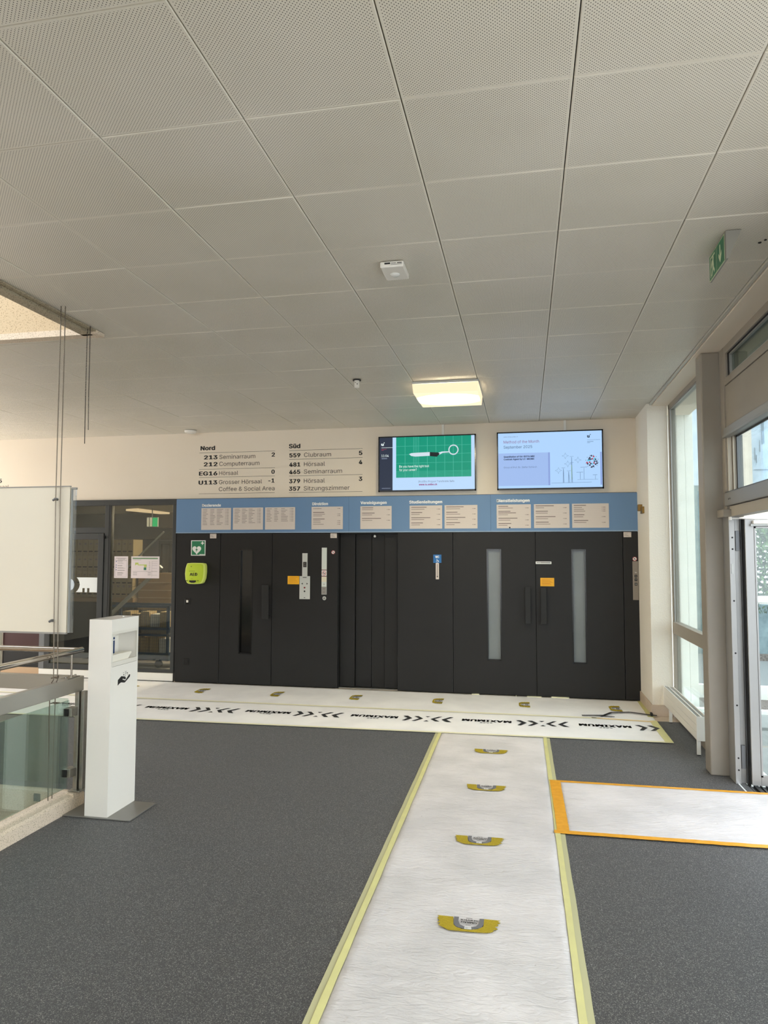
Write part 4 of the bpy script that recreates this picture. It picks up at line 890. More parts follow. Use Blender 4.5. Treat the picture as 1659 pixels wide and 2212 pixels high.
for x0, x1, z0, z1, lab, n in ((-3.220, -3.052, 1.395, 1.508, 'orange-yellow notice left of the white lift control panel', 4), (.183, .356, 1.404, 1.511, 'orange-yellow notice over the right-hand door handle', 6)):
    o = thing('yellow_notice', lab, 'notice', (x0, YB, z0)); box('notice_sheet', yellow_note, x0, x1, YB-.002, YB, z0, z1, o)
    m = MB(); B = onwall(YB-.0022)
    for k in range(n): bar(m, x0+.02, x1-.02-.03*((k*5) % 3)/2, z1-.022-k*(z1-z0-.03)/n, z1-.018-k*(z1-z0-.03)/n, B)
    m.build('print', M('orange_print', (200, 120, 20), .6), o)
cp_ = thing('lift_control_panel', 'light grey lift control panel with display, arrows and two round keys', 'control panel', (-2.97, YB, 1.2))
box('display_strip', grey_plastic, -3.010, -2.936, YB-.006, YB, 1.506, 1.822, cp_); box('key_plate', grey_plastic, -3.046, -2.897, YB-.010, YB, 1.194, 1.508, cp_, .002)
box('display_window', dark_screen, -2.996, -2.948, YB-.008, YB-.006, 1.630, 1.702, cp_)
B = onwall(YB-.0105)
m = MB(); m.prism([(-3.020, 1.405), (-2.998, 1.417), (-2.998, 1.393)], .0008, B); m.prism([(-2.923, 1.405), (-2.945, 1.417), (-2.945, 1.393)], .0008, B); bar(m, -3.00, -2.945, 1.486, 1.494, B); bar(m, -2.982, -2.962, 1.210, 1.218, B); m.build('arrow_marks', ink, cp_)
m = MB(); m.tube([(-2.972, YB-.010, 1.351), (-2.972, YB-.014, 1.351)], .011, 14); m.build('red_key', M('dark_red_key', (130, 40, 44), .4), cp_)
m = MB(); m.tube([(-2.972, YB-.010, 1.301), (-2.972, YB-.014, 1.301)], .011, 14); m.build('black_key', black_matte, cp_)
m = MB(); bar(m, -2.985, -2.965, 1.675, 1.682, onwall(YB-.0082)); bar(m, -2.985, -2.96, 1.650, 1.656, onwall(YB-.0082)); m.build('display_digits', ink_soft, cp_)
ip = thing('lift_call_strip', 'narrow tall pale grey call strip with red prohibition mark', 'call panel', (-2.7, YB, 1.26))
box('strip_plate', M('pale_green_grey', (212, 218, 212), .3), -2.733, -2.661, YB-.006, YB, 1.260, 1.898, ip, .002)
B = onwall(YB-.0065)
m = MB(); bar(m, -2.733, -2.661, 1.588, 1.597, B); bar(m, -2.733, -2.661, 1.505, 1.515, B); m.build('red_line', M('dark_red_line', (110, 34, 34), .5), ip)
m = MB(); bar(m, -2.731, -2.663, 1.516, 1.587, B); m.build('white_field', white_letter, ip)
def ring(m, cx, cz, r1, r2, P, n=24, w=.001):
    for k in range(n):
        a0, a1 = 2*PI*k/n, 2*PI*(k+1)/n
        m.prism([(cx+r*math.cos(a), cz+r*math.sin(a)) for r, a in ((r1, a0), (r1, a1), (r2, a1), (r2, a0))], .0004, lambda u, v, c: P(u, v, w+c))
def dline(m, x0, z0, x1, z1, t, P, w=.001):
    d = Vector((x1-x0, z1-z0)).normalized(); n_ = Vector((-d.y, d.x))*t
    m.prism([(x0-n_.x, z0-n_.y), (x1-n_.x, z1-n_.y), (x1+n_.x, z1+n_.y), (x0+n_.x, z0+n_.y)], .0004, lambda u, v, c: P(u, v, w+c))
m = MB(); ring(m, -2.697, 1.551, .028, .022, B); dline(m, -2.715, 1.570, -2.679, 1.533, .003, B); m.build('prohibition_ring', ink_red, ip)
m = MB(); dline(m, -2.705, 1.538, -2.705, 1.562, .003, B, .0012); dline(m, -2.704, 1.560, -2.688, 1.548, .0025, B, .0012); dline(m, -2.690, 1.538, -2.690, 1.552, .003, B, .0012); m.build('prohibition_figure', ink, ip)
box('cream_field', M('pale_cream', (226, 218, 196), .5), -2.731, -2.663, YB-.0068, YB-.006, 1.432, 1.503, ip)
box('call_key', M('satin_grey', (150, 146, 140), .3, metal=.5), -2.731, -2.663, YB-.009, YB-.006, 1.262, 1.366, ip, .002)
m = MB(); ring(m, -2.697, 1.400, .008, .004, B); bar(m, -2.715, -2.68, 1.33, 1.345, onwall(YB-.0092)); bar(m, -2.712, -2.682, 1.285, 1.30, onwall(YB-.0092)); m.build('key_marks', ink_soft, ip)
def round_sticker(x, z, r, lab, kind):
    o = thing('round_sticker', lab, 'sticker', (x, YB, z))
    MB().tube([(x, YB, z), (x, YB-.003, z)], r, 24).build('disc', white_letter if kind else grey_plastic, o)
    B = onwall(YB-.0032); m = MB()
    if kind: ring(m, x, z, r, r*.8, B, 20, 0); dline(m, x-r*.6, z+r*.6, x+r*.6, z-r*.6, r*.09, B, .0005); m.build('red_ring', ink_red, o)
    else: ring(m, x, z, r*.62, r*.45, B, 20, 0); m.build('printed_ring', ink_soft, o)
    m = MB(); dline(m, x-r*.3, z-r*.3, x+r*.1, z+r*.35, r*.1, B, .0008); dline(m, x, z, x+r*.35, z-r*.25, r*.1, B, .0008); m.build('figure', ink, o)
round_sticker(-2.572, 1.835, .026, 'small round red and white sticker right of the tall call strip', 1)
round_sticker(-2.693, 1.210, .026, 'small round grey key plate just under the tall call strip', 0)
round_sticker(1.341, 1.757, .027, 'round red and white sticker above the grey call plate at far right', 1)
wc = thing('toilet_sign', 'blue WC wheelchair sign with a white arrow strip below', 'sign', (-1.14, YB, 1.5))
box('blue_plate', sign_blue, -1.198, -1.091, YB-.003, YB, 1.697, 1.806, wc); box('arrow_strip', plate, -1.166, -1.123, YB-.003, YB, 1.481, 1.696, wc)
B = onwall(YB-.0035)
m = MB(); text(m, 'WC', -1.172, 1.762, .030, B, -1.118, True); ring(m, -1.146, 1.716, .014, .010, B, 18, 0); dline(m, -1.150, 1.750, -1.148, 1.728, .003, B, 0); dline(m, -1.148, 1.730, -1.132, 1.728, .003, B, 0); dline(m, -1.133, 1.728, -1.124, 1.710, .003, B, 0); m.build('white_symbols', white_letter, wc)
m = MB(); bar(m, -1.1470, -1.1420, 1.505, 1.680, B); m.prism([(-1.1545, 1.522), (-1.1345, 1.522), (-1.1445, 1.500)], .0005, B); m.build('down_arrow', ink, wc)
rs = thing('room_sticker', 'thin white room label across the top of the right door leaf', 'label', (.22, YB, 1.70))
box('label_strip', white_letter, .127, .324, YB-.002, YB, 1.688, 1.720, rs); m = MB(); [bar(m, a, b_, 1.700, 1.708, onwall(YB-.0022)) for a, b_ in ((.140, .158), (.162, .180), (.185, .312))]; m.build('print', ink, rs)
rp = thing('lift_call_plate', 'narrow brushed steel call plate with three square keys at far right', 'call panel', (1.345, YB, 1.25))
box('steel_plate', M('warm_steel_plate', (142, 132, 122), .35, metal=.3), 1.312, 1.380, YB-.008, YB, 1.245, 1.728, rp, .002)
for z in (1.525, 1.480, 1.425): box('square_key', black_matte, 1.334, 1.366, YB-.011, YB-.008, z, z+.034, rp, .002)
m = MB(); B = onwall(YB-.0112); ring(m, 1.350, 1.442, .009, .006, B, 12, 0); dline(m, 1.344, 1.538, 1.350, 1.548, .0015, B, 0); dline(m, 1.350, 1.548, 1.356, 1.538, .0015, B, 0); dline(m, 1.344, 1.502, 1.350, 1.492, .0015, B, 0); dline(m, 1.350, 1.492, 1.356, 1.502, .0015, B, 0); m.build('key_symbols', grey_plastic, rp)
m = MB(); dline(m, 1.338, 1.595, 1.346, 1.586, .002, onwall(YB-.0085), 0); dline(m, 1.346, 1.586, 1.362, 1.590, .002, onwall(YB-.0085), 0); m.build('plate_mark', white_letter, rp)

# ------------------------------------------------------------------ ceiling fittings
cl = thing('ceiling_lamp', 'lit rectangular box lamp with glowing cream diffuser under the ceiling', 'lamp', (-.77, 7.25, H))
box('lamp_base', grey_plastic, -1.105, -.442, 6.90, 7.60, H-.022, H, cl)
m = MB(); x0, x1, y0, y1 = -1.105, -.442, 6.90, 7.60; a, b_ = H-.024, H-.115
m.add([(x0,y0,a),(x1,y0,a),(x1,y1,a),(x0,y1,a),(x0+.01,y0+.01,b_),(x1-.01,y0+.01,b_),(x1-.01,y1-.01,b_),(x0+.01,y1-.01,b_)], [(0,1,5,4),(1,2,6,5),(2,3,7,6),(3,0,4,7)]); m.build('diffuser_side', lamp_side, cl)
cxl, cyl = (x0+x1)/2-(-.77), (y0+y1)/2-7.25
m = MB(); m.box(x0+.01-cxl, x1-.01-cxl, y0+.01-cyl, y1-.01-cyl, b_-.002, b_); q_ = m.build('diffuser_base', lamp_glow, cl); q_.location = (cxl, cyl, 0)
el = thing('emergency_light', 'small square white emergency lamp with printed edge on the ceiling', 'lamp', (-.76, 4.09, H))
box('housing', white_paint, -.832, -.690, 3.985, 4.19, H-.040, H-.004, el, .006)
m = MB(); m.tube([(-.762, 4.10, H-.040), (-.762, 4.10, H-.047), (-.762, 4.10, H-.050)], [.03, .024, .010], 18); m.build('lens', M('clear_lens', (230, 230, 226), .15), el, smooth=True)
B = onwall(3.9845); m = MB(); bar(m, -.805, -.770, H-.022, H-.012, B); bar(m, -.767, -.700, H-.026, H-.024, B); bar(m, -.765, -.735, H-.018, H-.015, B); bar(m, -.728, -.70, H-.019, H-.014, B); m.build('edge_print', ink, el)
sd = thing('ceiling_detector', 'small white cylinder detector on a dark ring left of the lamp', 'detector', (-1.63, 6.7, H))
MB().tube([(-1.631, 6.70, H-.004), (-1.631, 6.70, H-.012)], .042, 20).build('ring', black_matte, sd); MB().tube([(-1.631, 6.70, H-.012), (-1.631, 6.70, H-.078), (-1.631, 6.70, H-.084)], [.026, .026, .020], 18).build('can', white_paint, sd, smooth=True)
m = MB(); m.tube([(-1.621, 6.672, H-.05), (-1.621, 6.680, H-.05)], .005, 8); m.tube([(-1.640, 6.672, H-.035), (-1.640, 6.680, H-.035)], .004, 8); m.build('dots', ink, sd)
sl = thing('small_ceiling_sensor', 'flat white sensor at the wall edge of the ceiling above Nord', 'sensor', (-4.6, 9.05, H))
MB().tube([(-4.61, 9.05, H-.004), (-4.61, 9.05, H-.03), (-4.61, 9.05, H-.042)], [.085, .08, .055], 20).build('sensor_body', white_paint, sl, smooth=True)
ex = thing('exit_sign', 'green exit sign with running figure and down arrow hung by the ceiling edge', 'sign', (1.08, 4.13, H-.17))
m = MB(); m.prism([(1.072, H-.002), (1.150, H-.002), (1.082, H-.155), (1.072, H-.155)], .345, lambda u, v, w: (u, 4.298-w, v)); m.build('wedge_housing', M('grey_housing', (148, 146, 138), .45), ex)
PXs = lambda u, v, w: (1.070-w, 4.290-u, H-.008-v)     # u along -y, v down
def ebar(m, u0, u1, v0, v1, w): m.prism([(u0, v0), (u1, v0), (u1, v1), (u0, v1)], .0008, lambda a, b_, c: PXs(a, b_, w+c))
m = MB(); ebar(m, 0, .315, 0, .150, 0); m.build('pale_border', M('photoluminescent_cream', (206, 214, 180), .5), ex)
m = MB(); ebar(m, .008, .150, .006, .144, .001); ebar(m, .158, .308, .006, .144, .001); m.build('green_field', M('exit_green', (44, 112, 78), .5), ex)
m = MB()
m.prism([(.225, .025), (.240, .025), (.240, .085), (.262, .065), (.262, .085), (.2325, .125), (.203, .085), (.203, .065), (.225, .085)], .0008, lambda a, b_, c: PXs(a, b_, .002+c))
ebar(m, .030, .040, .022, .135, .002); ebar(m, .030, .125, .018, .028, .002)
for pts in ([(.062, .045), (.095, .045), (.10, .085), (.075, .095)], [(.075, .09), (.095, .085), (.118, .115), (.108, .128), (.09, .105)], [(.075, .09), (.085, .10), (.060, .135), (.048, .130)], [(.062, .048), (.068, .060), (.048, .085), (.042, .075)]): m.prism(pts, .0008, lambda a, b_, c: PXs(a, b_, .002+c))
m.prism([(.088+.012*math.cos(q*PI/5), .038+.012*math.sin(q*PI/5)) for q in range(10)], .0008, lambda a, b_, c: PXs(a, b_, .002+c))
m.build('running_figure_and_arrow', MATS['photoluminescent_cream'], ex)
cdots = thing('ceiling_screw', 'pair of black holes in the ceiling tile right of the exit sign', 'holes', (1.3, 4.14, H))
m = MB(); m.tube([(1.299, 4.149, H+.002), (1.299, 4.149, H-.003)], .009, 12); m.tube([(1.319, 4.118, H+.002), (1.319, 4.118, H-.003)], .007, 12); m.build('hole', gasket, cdots)

# ------------------------------------------------------------------ disinfectant stand
ds = thing('disinfectant_stand', 'tall white hand-disinfectant column on a grey base plate by the balustrade', 'dispenser', (-2.9, 4.58, 0))
box('base_plate', steel_plate, -3.140, -2.632, 4.402, 4.752, .002, .010, ds, .002)
X0, X1, Y0, Y1 = -2.985, -2.812, 4.420, 4.762
m = MB(); m.box(X0, X1, Y0, Y1, .010, 1.020); m.box(X0, X1, Y0, Y1, 1.262, 1.347); m.box(X0, X0+.02, Y0+.014, Y1-.012, 1.02, 1.262); m.box(X0, X1, Y0, Y0+.014, 1.02, 1.262); m.box(X0, X1, Y1-.012, Y1, 1.02, 1.262)
m.build('cabinet', white_gloss, ds)
m = MB(); a = X1+.001; m.box(a-.012, a, Y0+.004, Y1-.006, 1.022, 1.052); m.box(a-.012, a, Y0+.004, Y1-.006, 1.243, 1.262); m.box(a-.012, a, Y0+.004, Y0+.018, 1.05, 1.245); m.box(a-.012, a, Y1-.02, Y1-.006, 1.05, 1.245)
m.box(X0+.05, a-.012, Y0+.014, Y1-.012, 1.022, 1.045); m.build('niche_frame', M('off_white_plastic', (226, 222, 212), .45), ds)
m = MB(); m.prism([(4.455, 1.046), (4.655, 1.046), (4.705, 1.088), (4.700, 1.098), (4.455, 1.098)], .075, lambda u, v, w: (X1-.09+w, u, v)); m.build('drip_tray', M('off_white_tray', (236, 232, 220), .4), ds, .004)
m = MB(); m.box(X1-.040, X1-.014, 4.462, 4.482, 1.11, 1.222); m.build('bottle_label', navy, ds); m = MB(); m.box(X1-.041, X1-.013, 4.461, 4.483, 1.200, 1.206); m.build('label_band', white_letter, ds)
HP = lambda u, v, w: (X1+w, u, v)
m = MB(); m.prism([(4.507,0.882),(4.509,0.920),(4.550,0.940),(4.600,0.930),(4.610,0.917),(4.603,0.909),(4.568,0.920),(4.565,0.915),(4.601,0.902),(4.613,0.910),(4.650,0.937),(4.663,0.935),(4.661,0.920),(4.601,0.890),(4.591,0.888),(4.548,0.897),(4.531,0.893)], .0008, HP); m.build('hand_symbol', ink, ds)
m = MB()
for u, v, r in ((4.581, .945, .005), (4.627, .951, .005), (4.577, .960, .003), (4.632, .938, .003), (4.600, .938, .003)): m.prism([(u+r*math.cos(q*PI/4), v+r*math.sin(q*PI/4)) for q in range(8)], .0008, HP)
for k in range(6):
    a = k*PI/3; m.prism([(4.606+.004*math.cos(a)-.0012*math.sin(a), .956+.004*math.sin(a)+.0012*math.cos(a)), (4.606+.016*math.cos(a), .956+.016*math.sin(a)), (4.606+.004*math.cos(a)+.0012*math.sin(a), .956+.004*math.sin(a)-.0012*math.cos(a))], .0008, HP)
m.build('spray_symbol', ink, ds)
m = MB(); m.tube([(-2.90, 4.70, 1.347), (-2.90, 4.70, 1.351)], .014, 14); m.build('lock', steel, ds)

# ================================================================== FLEECE PROTECTION ON THE FLOOR
def sheet(name, mat, quadpts, z, parent, t=.003, nu=1, nv=1, amp=0, seed=0, edge=0):
    """quadpts: 4 corners (x,y) ccw; subdivided sheet with gentle undulation"""
    a, b_, c, d = [Vector((*p, 0)) for p in quadpts]; rg = random.Random(seed); vs = []; fs = []
    for j in range(nv+1):
        for i in range(nu+1):
            u, v = i/nu, j/nv; p = (a*(1-u)+b_*u)*(1-v)+(d*(1-u)+c*u)*v
            zz = z+t+(amp*(.5+.5*math.sin(p.x*9+seed)*math.sin(p.y*7+2*seed)+.4*math.sin(p.x*31+p.y*23)) if 0 < i < nu and 0 < j < nv else 0)
            dx = rg.uniform(-edge, edge) if i in (0, nu) else 0; dy = rg.uniform(-edge, edge) if j in (0, nv) else 0
            vs.append((p.x+dx, p.y+dy, zz))
    for j in range(nv):
        for i in range(nu): k = j*(nu+1)+i; fs.append((k, k+1, k+nu+2, k+nu+1))
    # skirt down to the floor
    per = [i for i in range(nu+1)]+[(j+1)*(nu+1)-1 for j in range(1, nv+1)]+[nv*(nu+1)+i for i in range(nu-1, -1, -1)]+[j*(nu+1) for j in range(nv-1, 0, -1)]
    o = len(vs); vs += [(vs[i][0], vs[i][1], z) for i in per]; n = len(per)
    fs += [(per[k], o+k, o+(k+1) % n, per[(k+1) % n]) for k in range(n)]
    mb = MB().add(vs, fs); ob = mb.build(name, mat, parent)
    if nu > 1 and nv > 1:
        for p in ob.data.polygons[:nu*nv]: p.use_smooth = True
    return ob
logo_y = [(-.158,.052),(-.079,.052),(-.072,-.020),(-.055,-.043),(-.021,-.056),(.017,-.053),(.046,-.042),(.072,-.012),(.072,.058),(.153,.059),(.138,.046),(.154,.037),(.136,.021),(.145,.009),(.127,-.006),(.143,-.024),(.119,-.039),(.124,-.049),(.095,-.067),(.021,-.073),(-.092,-.075),(-.115,-.058),(-.134,-.045),(-.145,-.035),(-.135,-.020),(-.151,-.014),(-.143,.003),(-.155,.029),(-.148,.038)]
logo_g = [(-.075,.054),(-.051,.055),(-.051,.017),(-.040,-.016),(-.015,-.033),(.015,-.029),(.037,-.019),(.049,.008),(.050,.056),(.072,.058),(.073,.003),(.061,-.029),(.019,-.052),(-.019,-.051),(-.050,-.042),(-.070,-.017)]
brick_m = bricks_print(); grey_pr = M('grey_logo_print', (112, 112, 116), .6)
logo_mesh = {}
def logo_parts():
    if not logo_mesh:
        for key, fn in (('a', lambda m: (m.prism(logo_y, .0003, lambda u, v, w: (u, v, w)))), ('b', lambda m: m.prism(logo_g, .0003, lambda u, v, w: (u, v, .0005+w))), ('c', None), ('d', lambda m: m.prism([(-.015, -.030), (.014, -.029), (.018, -.051), (-.017, -.052)], .0003, lambda u, v, w: (u, v, .0009+w)))):
            m = MB()
            if fn: fn(m)
            else:
                R = lambda u, v, w: (-u, -v, .0014)
                text(m, 'UMBAU', -.038, -.016, .015, R, .038, True); text(m, 'SERVICE', -.043, -.036, .014, R, .043, True); text(m, 'BERN', -.015, -.050, .006, R, .015, True); text(m, '1975', -.011, .015, .005, R, .012, True); text(m, 'UB', -.012, .035, .012, R, .013)
            me = bpy.data.meshes.new('logo_print'); me.from_pydata(m.v, [], m.f); me.materials.append({'a': brick_m, 'b': grey_pr, 'c': ink, 'd': white_letter}[key]); logo_mesh[key] = me
    return logo_mesh
def logo(parent, x, y, z, rot):
    L = logo_parts(); base = None
    for k, nm in (('a', 'brick_logo'), ('b', 'arch_print'), ('d', 'badge_print'), ('c', 'logo_lettering')):
        o = bpy.data.objects.new(nm, L[k]); COL.objects.link(o)
        if base is None: o.parent = parent; o.location = Vector((x, y, z))-wm(parent).translation; o.rotation_euler = (0, 0, rot); base = o
        else: o.parent = base
# long runner toward the viewer
def lx(y): return -.912+.0115*(7.19-y)
def rx(y): return .215+.0073*(7.15-y)
rn = thing('fleece_runner', 'white fleece runner down the middle toward the viewer, pale yellow tape edges', 'floor protection', (-.3, 4, 0))
yb, ye = -2.5, 7.20
sheet('fleece_sheet', flc, [(lx(yb)+.05, yb), (rx(yb)-.05, yb), (rx(ye)-.05, ye), (lx(ye)+.05, ye)], .001, rn, .003, 20, 160, .0028, 1)
for f0, f1, mt, nm in ((lambda y: lx(y), lambda y: lx(y)+.034, tape_y2, 'outer_tape'), (lambda y: lx(y)+.030, lambda y: lx(y)+.062, tape_y, 'inner_tape'), (lambda y: rx(y)-.062, lambda y: rx(y)-.030, tape_y, 'inner_tape'), (lambda y: rx(y)-.034, lambda y: rx(y), tape_y2, 'outer_tape')):
    z = .006 if nm == 'inner_tape' else .0015
    sheet(nm, mt, [(f0(yb), yb), (f1(yb), yb), (f1(ye), ye), (f0(ye), ye)], z, rn, .0018, 1, 60, 0, 3, .0012)
for k in range(9):
    y = 6.597-k*1.0205
    if y > -1: logo(rn, -.326+.0118*(6.597-y), y, .0105, 0)
# cross strips in front of the lift
c1 = thing('fleece_strip', 'white fleece strip with yellow brick prints lying against the black front', 'floor protection', (-3, 8.7, 0), 'fleece strips along the lift front')
sheet('fleece_sheet', flc2, [(-9.4, 8.02), (1.37, 8.12), (1.375, 9.235), (-9.4, 9.24)], .001, c1, .003, 180, 20, .0025, 2, 0)
sheet('end_tape', tape_y, [(1.32, 8.36), (1.385, 8.34), (1.385, 9.22), (1.335, 9.22)], .004, c1, .003, 1, 20, 0, 4, .001)
m = MB(); r5 = random.Random(9)
for x0, x1 in ((-.70, -.60), (-.14, -.13), (.0, .18), (.3, .52)): m.box(x0, x1, 9.20, 9.245, .003, .010+r5.uniform(0, .006))
m.build('torn_edge_tape', tape_w, c1)
for k in range(11):
    x = 1.02-k*1.043; logo(c1, x, 8.70, .0105, -PI/2)
c2 = thing('fleece_strip', 'white fleece strip printed MAXIMUM and arrows, next to the dark carpet', 'floor protection', (-3, 7.6, 0), 'fleece strips along the lift front')
sheet('fleece_sheet', flc2, [(-9.4, 6.92), (1.36, 7.255), (1.36, 8.16), (-9.4, 8.05)], .0045, c2, .003, 180, 18, .0022, 5)
sheet('edge_tape', tape_w, [(-9.4, 6.90), (1.375, 7.24), (1.375, 7.285), (-9.4, 6.945)], .008, c2, .0022, 120, 1, 0, 6, .0015)
sheet('seam_tape', tape_w, [(-9.4, 8.035), (.75, 8.13), (.75, 8.175), (-9.4, 8.08)], .0105, c2, .0022, 120, 1, 0, 7, .002)
sheet('seam_tape', M('peach_tape', (238, 212, 160), .5), [(.70, 8.14), (1.33, 8.07), (1.33, 8.12), (.70, 8.18)], .0105, c2, .0022, 16, 1, 0, 7, .003)
sheet('end_tape', tape_y, [(1.30, 7.25), (1.375, 7.25), (1.375, 8.16), (1.30, 8.14)], .0095, c2, .0022, 1, 20, 0, 8, .001)
sheet('junction_tape', tape_w, [(-.95, 7.165), (.25, 7.20), (.25, 7.235), (-.95, 7.20)], .011, c2, .002, 20, 1, 0, 9, .003)
chev = [[(-3.797,7.530),(-3.760,7.530),(-3.700,7.650),(-3.768,7.756),(-3.815,7.748),(-3.753,7.650)], [(-3.690,7.530),(-3.650,7.532),(-3.580,7.650),(-3.647,7.760),(-3.693,7.750),(-3.626,7.652)], [(-3.562,7.536),(-3.535,7.582),(-3.506,7.541)], [(-3.570,7.764),(-3.516,7.768),(-3.542,7.720)],
        [(-3.500,7.650),(-3.425,7.775),(-3.385,7.780),(-3.455,7.655),(-3.392,7.555),(-3.437,7.550)], [(-3.378,7.650),(-3.300,7.780),(-3.262,7.780),(-3.328,7.656),(-3.262,7.553),(-3.318,7.553)]]
m = MB(); mt = MB()
for k in range(-3, 5):
    ox = k*1.232; oy = k*1.232*.031
    for c in chev:
        pts = [(x+ox, y+oy) for x, y in c]
        if min(p[0] for p in pts) > 1.30 or max(p[0] for p in pts) < -9.3: continue
        m.prism([(min(x, 1.37), y) for x, y in pts], .0004, lambda u, v, w: (u, v, .0115+w))
    xw = -3.17+ox+1.232*0
    if xw+.54 < 1.30 and xw > -9.3:
        R = (lambda sx, sy: (lambda u, v, w: (sx-u, sy-v, .0115)))(xw+.54, 7.60+oy+.02)
        text(m, 'MAXIMUM', 0, -.115, .095, R, .53, True); [bar(m, xw+.54-.20-q*.035, xw+.54-.225-q*.035, 7.60+oy+.005, 7.60+oy-.012+.0, lambda u, v, w: (u, v, .0115+w)) for q in range(4)]
m.build('arrow_and_word_print', M('black_floor_print', (40, 41, 43), .6), c2)
# torn black strip near the corner
bs = thing('black_strip', 'bent thin black strip lying across the two fleece strips by the pier', 'strip', (1, 8.4, 0))
m = MB()
pl = [(.60, 8.225), (.84, 8.275), (.935, 8.44), (1.15, 8.50), (1.36, 8.40), (1.42, 8.385)]
for i in range(len(pl)-1):
    a, b_ = Vector((*pl[i], .016)), Vector((*pl[i+1], .016)); d = (b_-a).normalized(); n_ = Vector((-d.y, d.x, 0))*.014
    m.add([a-n_, b_-n_, b_+n_, a+n_, a-n_+Vector((0,0,.004)), b_-n_+Vector((0,0,.004)), b_+n_+Vector((0,0,.004)), a+n_+Vector((0,0,.004))], [(0,3,2,1),(4,5,6,7),(0,1,5,4),(1,2,6,5),(2,3,7,6),(3,0,4,7)])
m.prism([(.80, 8.24), (.95, 8.23), (.95, 8.245), (.82, 8.265)], .003, lambda u, v, w: (u, v, .015+w)); m.box(1.352, 1.372, 8.36, 8.42, .012, .045); m.build('strip_body', black_matte, bs)
# strip to the door with orange tape
c3 = thing('door_fleece', 'white fleece sheet to the glass door, edged with orange tape', 'floor protection', (1, 5.3, 0))
q = [(.235, 4.815), (2.9, 4.845), (2.9, 5.875), (.235, 5.845)]
ob = sheet('fleece_sheet', flc, q, .004, c3, .003, 60, 30, .0035, 8)
for z0 in (0,):
    sheet('orange_tape', tape_o, [(.205, 5.832), (2.9, 5.862), (2.9, 5.898), (.165, 5.868)], .0085, c3, .002, 60, 1, 0, 11, .0015)
    sheet('orange_tape', tape_o, [(.165, 4.775), (2.9, 4.812), (2.9, 4.865), (.165, 4.825)], .0085, c3, .002, 60, 1, 0, 12, .0025)
    sheet('orange_tape', tape_o, [(.185, 4.79), (.238, 4.79), (.225, 5.86), (.172, 5.86)], .0095, c3, .002, 1, 30, 0, 13, .0015)
    sheet('orange_tape', tape_o, [(.215, 4.79), (.262, 4.79), (.252, 5.85), (.225, 5.85)], .0100, c3, .002, 1, 30, 0, 14, .0015)

# ================================================================== OUTSIDE
gr = thing('exterior_ground', 'pale paving and steps outside the glass facade', None, (4, 5, -.05), kind='structure')
m = MB(); m.box(1.93, 30, -20, 8.2, -.3, -.05); m.box(-3.8+5.7, 30, 8.2, 8.9, -.3, -.02); m.build('paving', paving, gr)
m = MB(); m.box(1.9, 30, 8.9, 9.7, -.3, .0); m.build('lawn_edge', soil, gr)
m = MB(); m.box(1.9, 30, 9.7, 13, -.3, .12); m.build('upper_paving', M('mid_grey_paving', (120, 124, 124), .8), gr)
m = MB(); m.box(1.9, 30, 9.65, 9.75, -.2, .16); m.box(1.9, 30, 8.85, 8.95, -.2, .02); m.build('kerb', conc, gr)
ew = thing('exterior_wall', 'pale board-marked concrete wall outside the tall window', 'wall', (2.1, 9.2, 0))
for k in range(4): box('concrete_board', conc, 1.64+k*.094, 1.732+k*.094, 9.05, 9.3+.01*(k % 2), -.2, 6, ew, .003)
bw = thing('exterior_building', 'pale blue rendered building with beige pier beyond the courtyard', 'building', (4, 14, 0))
box('beige_pier', conc_beige, 3.2, 3.84, 13.0, 13.4, 0, 5.5, bw); box('render_wall', conc_blue, 2.0, 14, 13.3, 13.6, 3.05, 5.4, bw); box('lower_wall', conc_beige, 3.6, 14, 13.35, 13.6, 2.3, 3.05, bw); box('render_wall', teal_wall, 2.0, 3.3, 13.3, 13.6, 0, 3.05, bw)
m = MB(); rv = random.Random(2)
for k in range(60):
    x = rv.uniform(3.9, 6.5); z = rv.uniform(3.1, 3.9); L = rv.uniform(.1, .5)
    if k % 2: m.box(x, x+.008, 13.28, 13.29, z, z+L)
    else: m.box(x, x+L, 13.28, 13.29, z, z+.008)
v_ = m.build('bare_vine', M('vine_brown', (140, 150, 156), .9), bw); v_['kind'] = 'stuff'
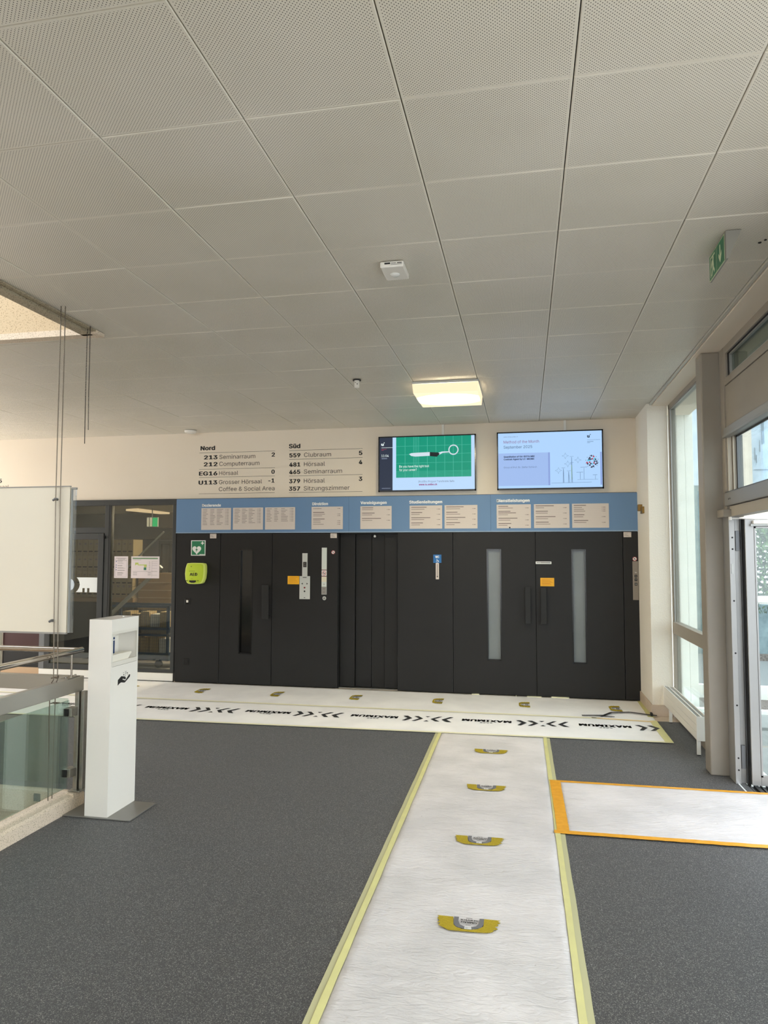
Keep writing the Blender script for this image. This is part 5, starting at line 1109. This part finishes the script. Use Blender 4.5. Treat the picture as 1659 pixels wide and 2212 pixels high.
rw = thing('retaining_wall', 'weathered teal retaining wall with a pale top rail, seen through the door glass', 'wall', (4, 12.4, 0))
box('wall_face', teal_wall, 3.25, 14, 12.4, 12.7, .1, 1.0, rw); box('wall_base', soil, 3.2, 14, 12.3, 12.4, .1, .22, rw)
MB().tube([(3.2, 12.3, 1.06), (14, 12.3, 1.06)], .03, 10).build('top_rail', white_paint, rw)
def leafmass(name, lab, x0, x1, y0, y1, z0, z1, n, size, mat, seed):
    r = random.Random(seed); m = MB()
    for k in range(n):
        p = Vector((r.uniform(x0, x1), r.uniform(y0, y1), r.uniform(z0, z1))); e = Euler((r.uniform(0, 6), r.uniform(0, 6), r.uniform(0, 6))).to_matrix(); s_ = size*r.uniform(.6, 1.3)
        m.add([p+e @ Vector(v)*s_ for v in ((-1, 0, 0), (0, -.45, .1), (1, 0, 0), (0, .45, .1))], [(0, 1, 2, 3)])
    o = m.build('leaves', mat, None); tag(o, lab, 'hedge', kind='stuff'); o.name = name; return o
for k in range(9):
    pass
hg = thing('slatted_trellis', 'pale horizontal slats overgrown with green leaves behind the retaining wall', 'trellis', (5, 12.9, 1.1))
for k in range(14): box('trellis_slat', M('pale_slat', (128, 136, 126), .8), 3.3, 12, 12.96, 13.0, 1.12+k*.085, 1.165+k*.085, hg)
leafmass('ivy_hedge', 'green ivy leaves growing over the pale slats outside', 3.3, 9, 12.65, 12.84, 1.15, 2.35, 9000, .055, leaf, 1)
leafmass('creeper', 'dark creeper leaves hanging along the top of the retaining wall', 3.3, 9, 12.2, 12.33, .88, 1.04, 900, .03, leaf_dark, 2)
leafmass('tree_foliage', 'green foliage standing in the courtyard beyond the entrance', 4.6, 14, 14, 16, 2, 7, 4500, .18, leaf, 3)

# added copies of the box lamp, out of the frame, to brighten the hall
for x, y in ((-.77, -2.4), (-4.6, -5.0)):
    o = copy_tree(cl, (x+.77, y-7.25, 0)); o['label'] = 'added unseen box lamp brightening the hall over the %s' % {-2.4: 'area behind the viewer', -5.0: 'far rear'}[y]
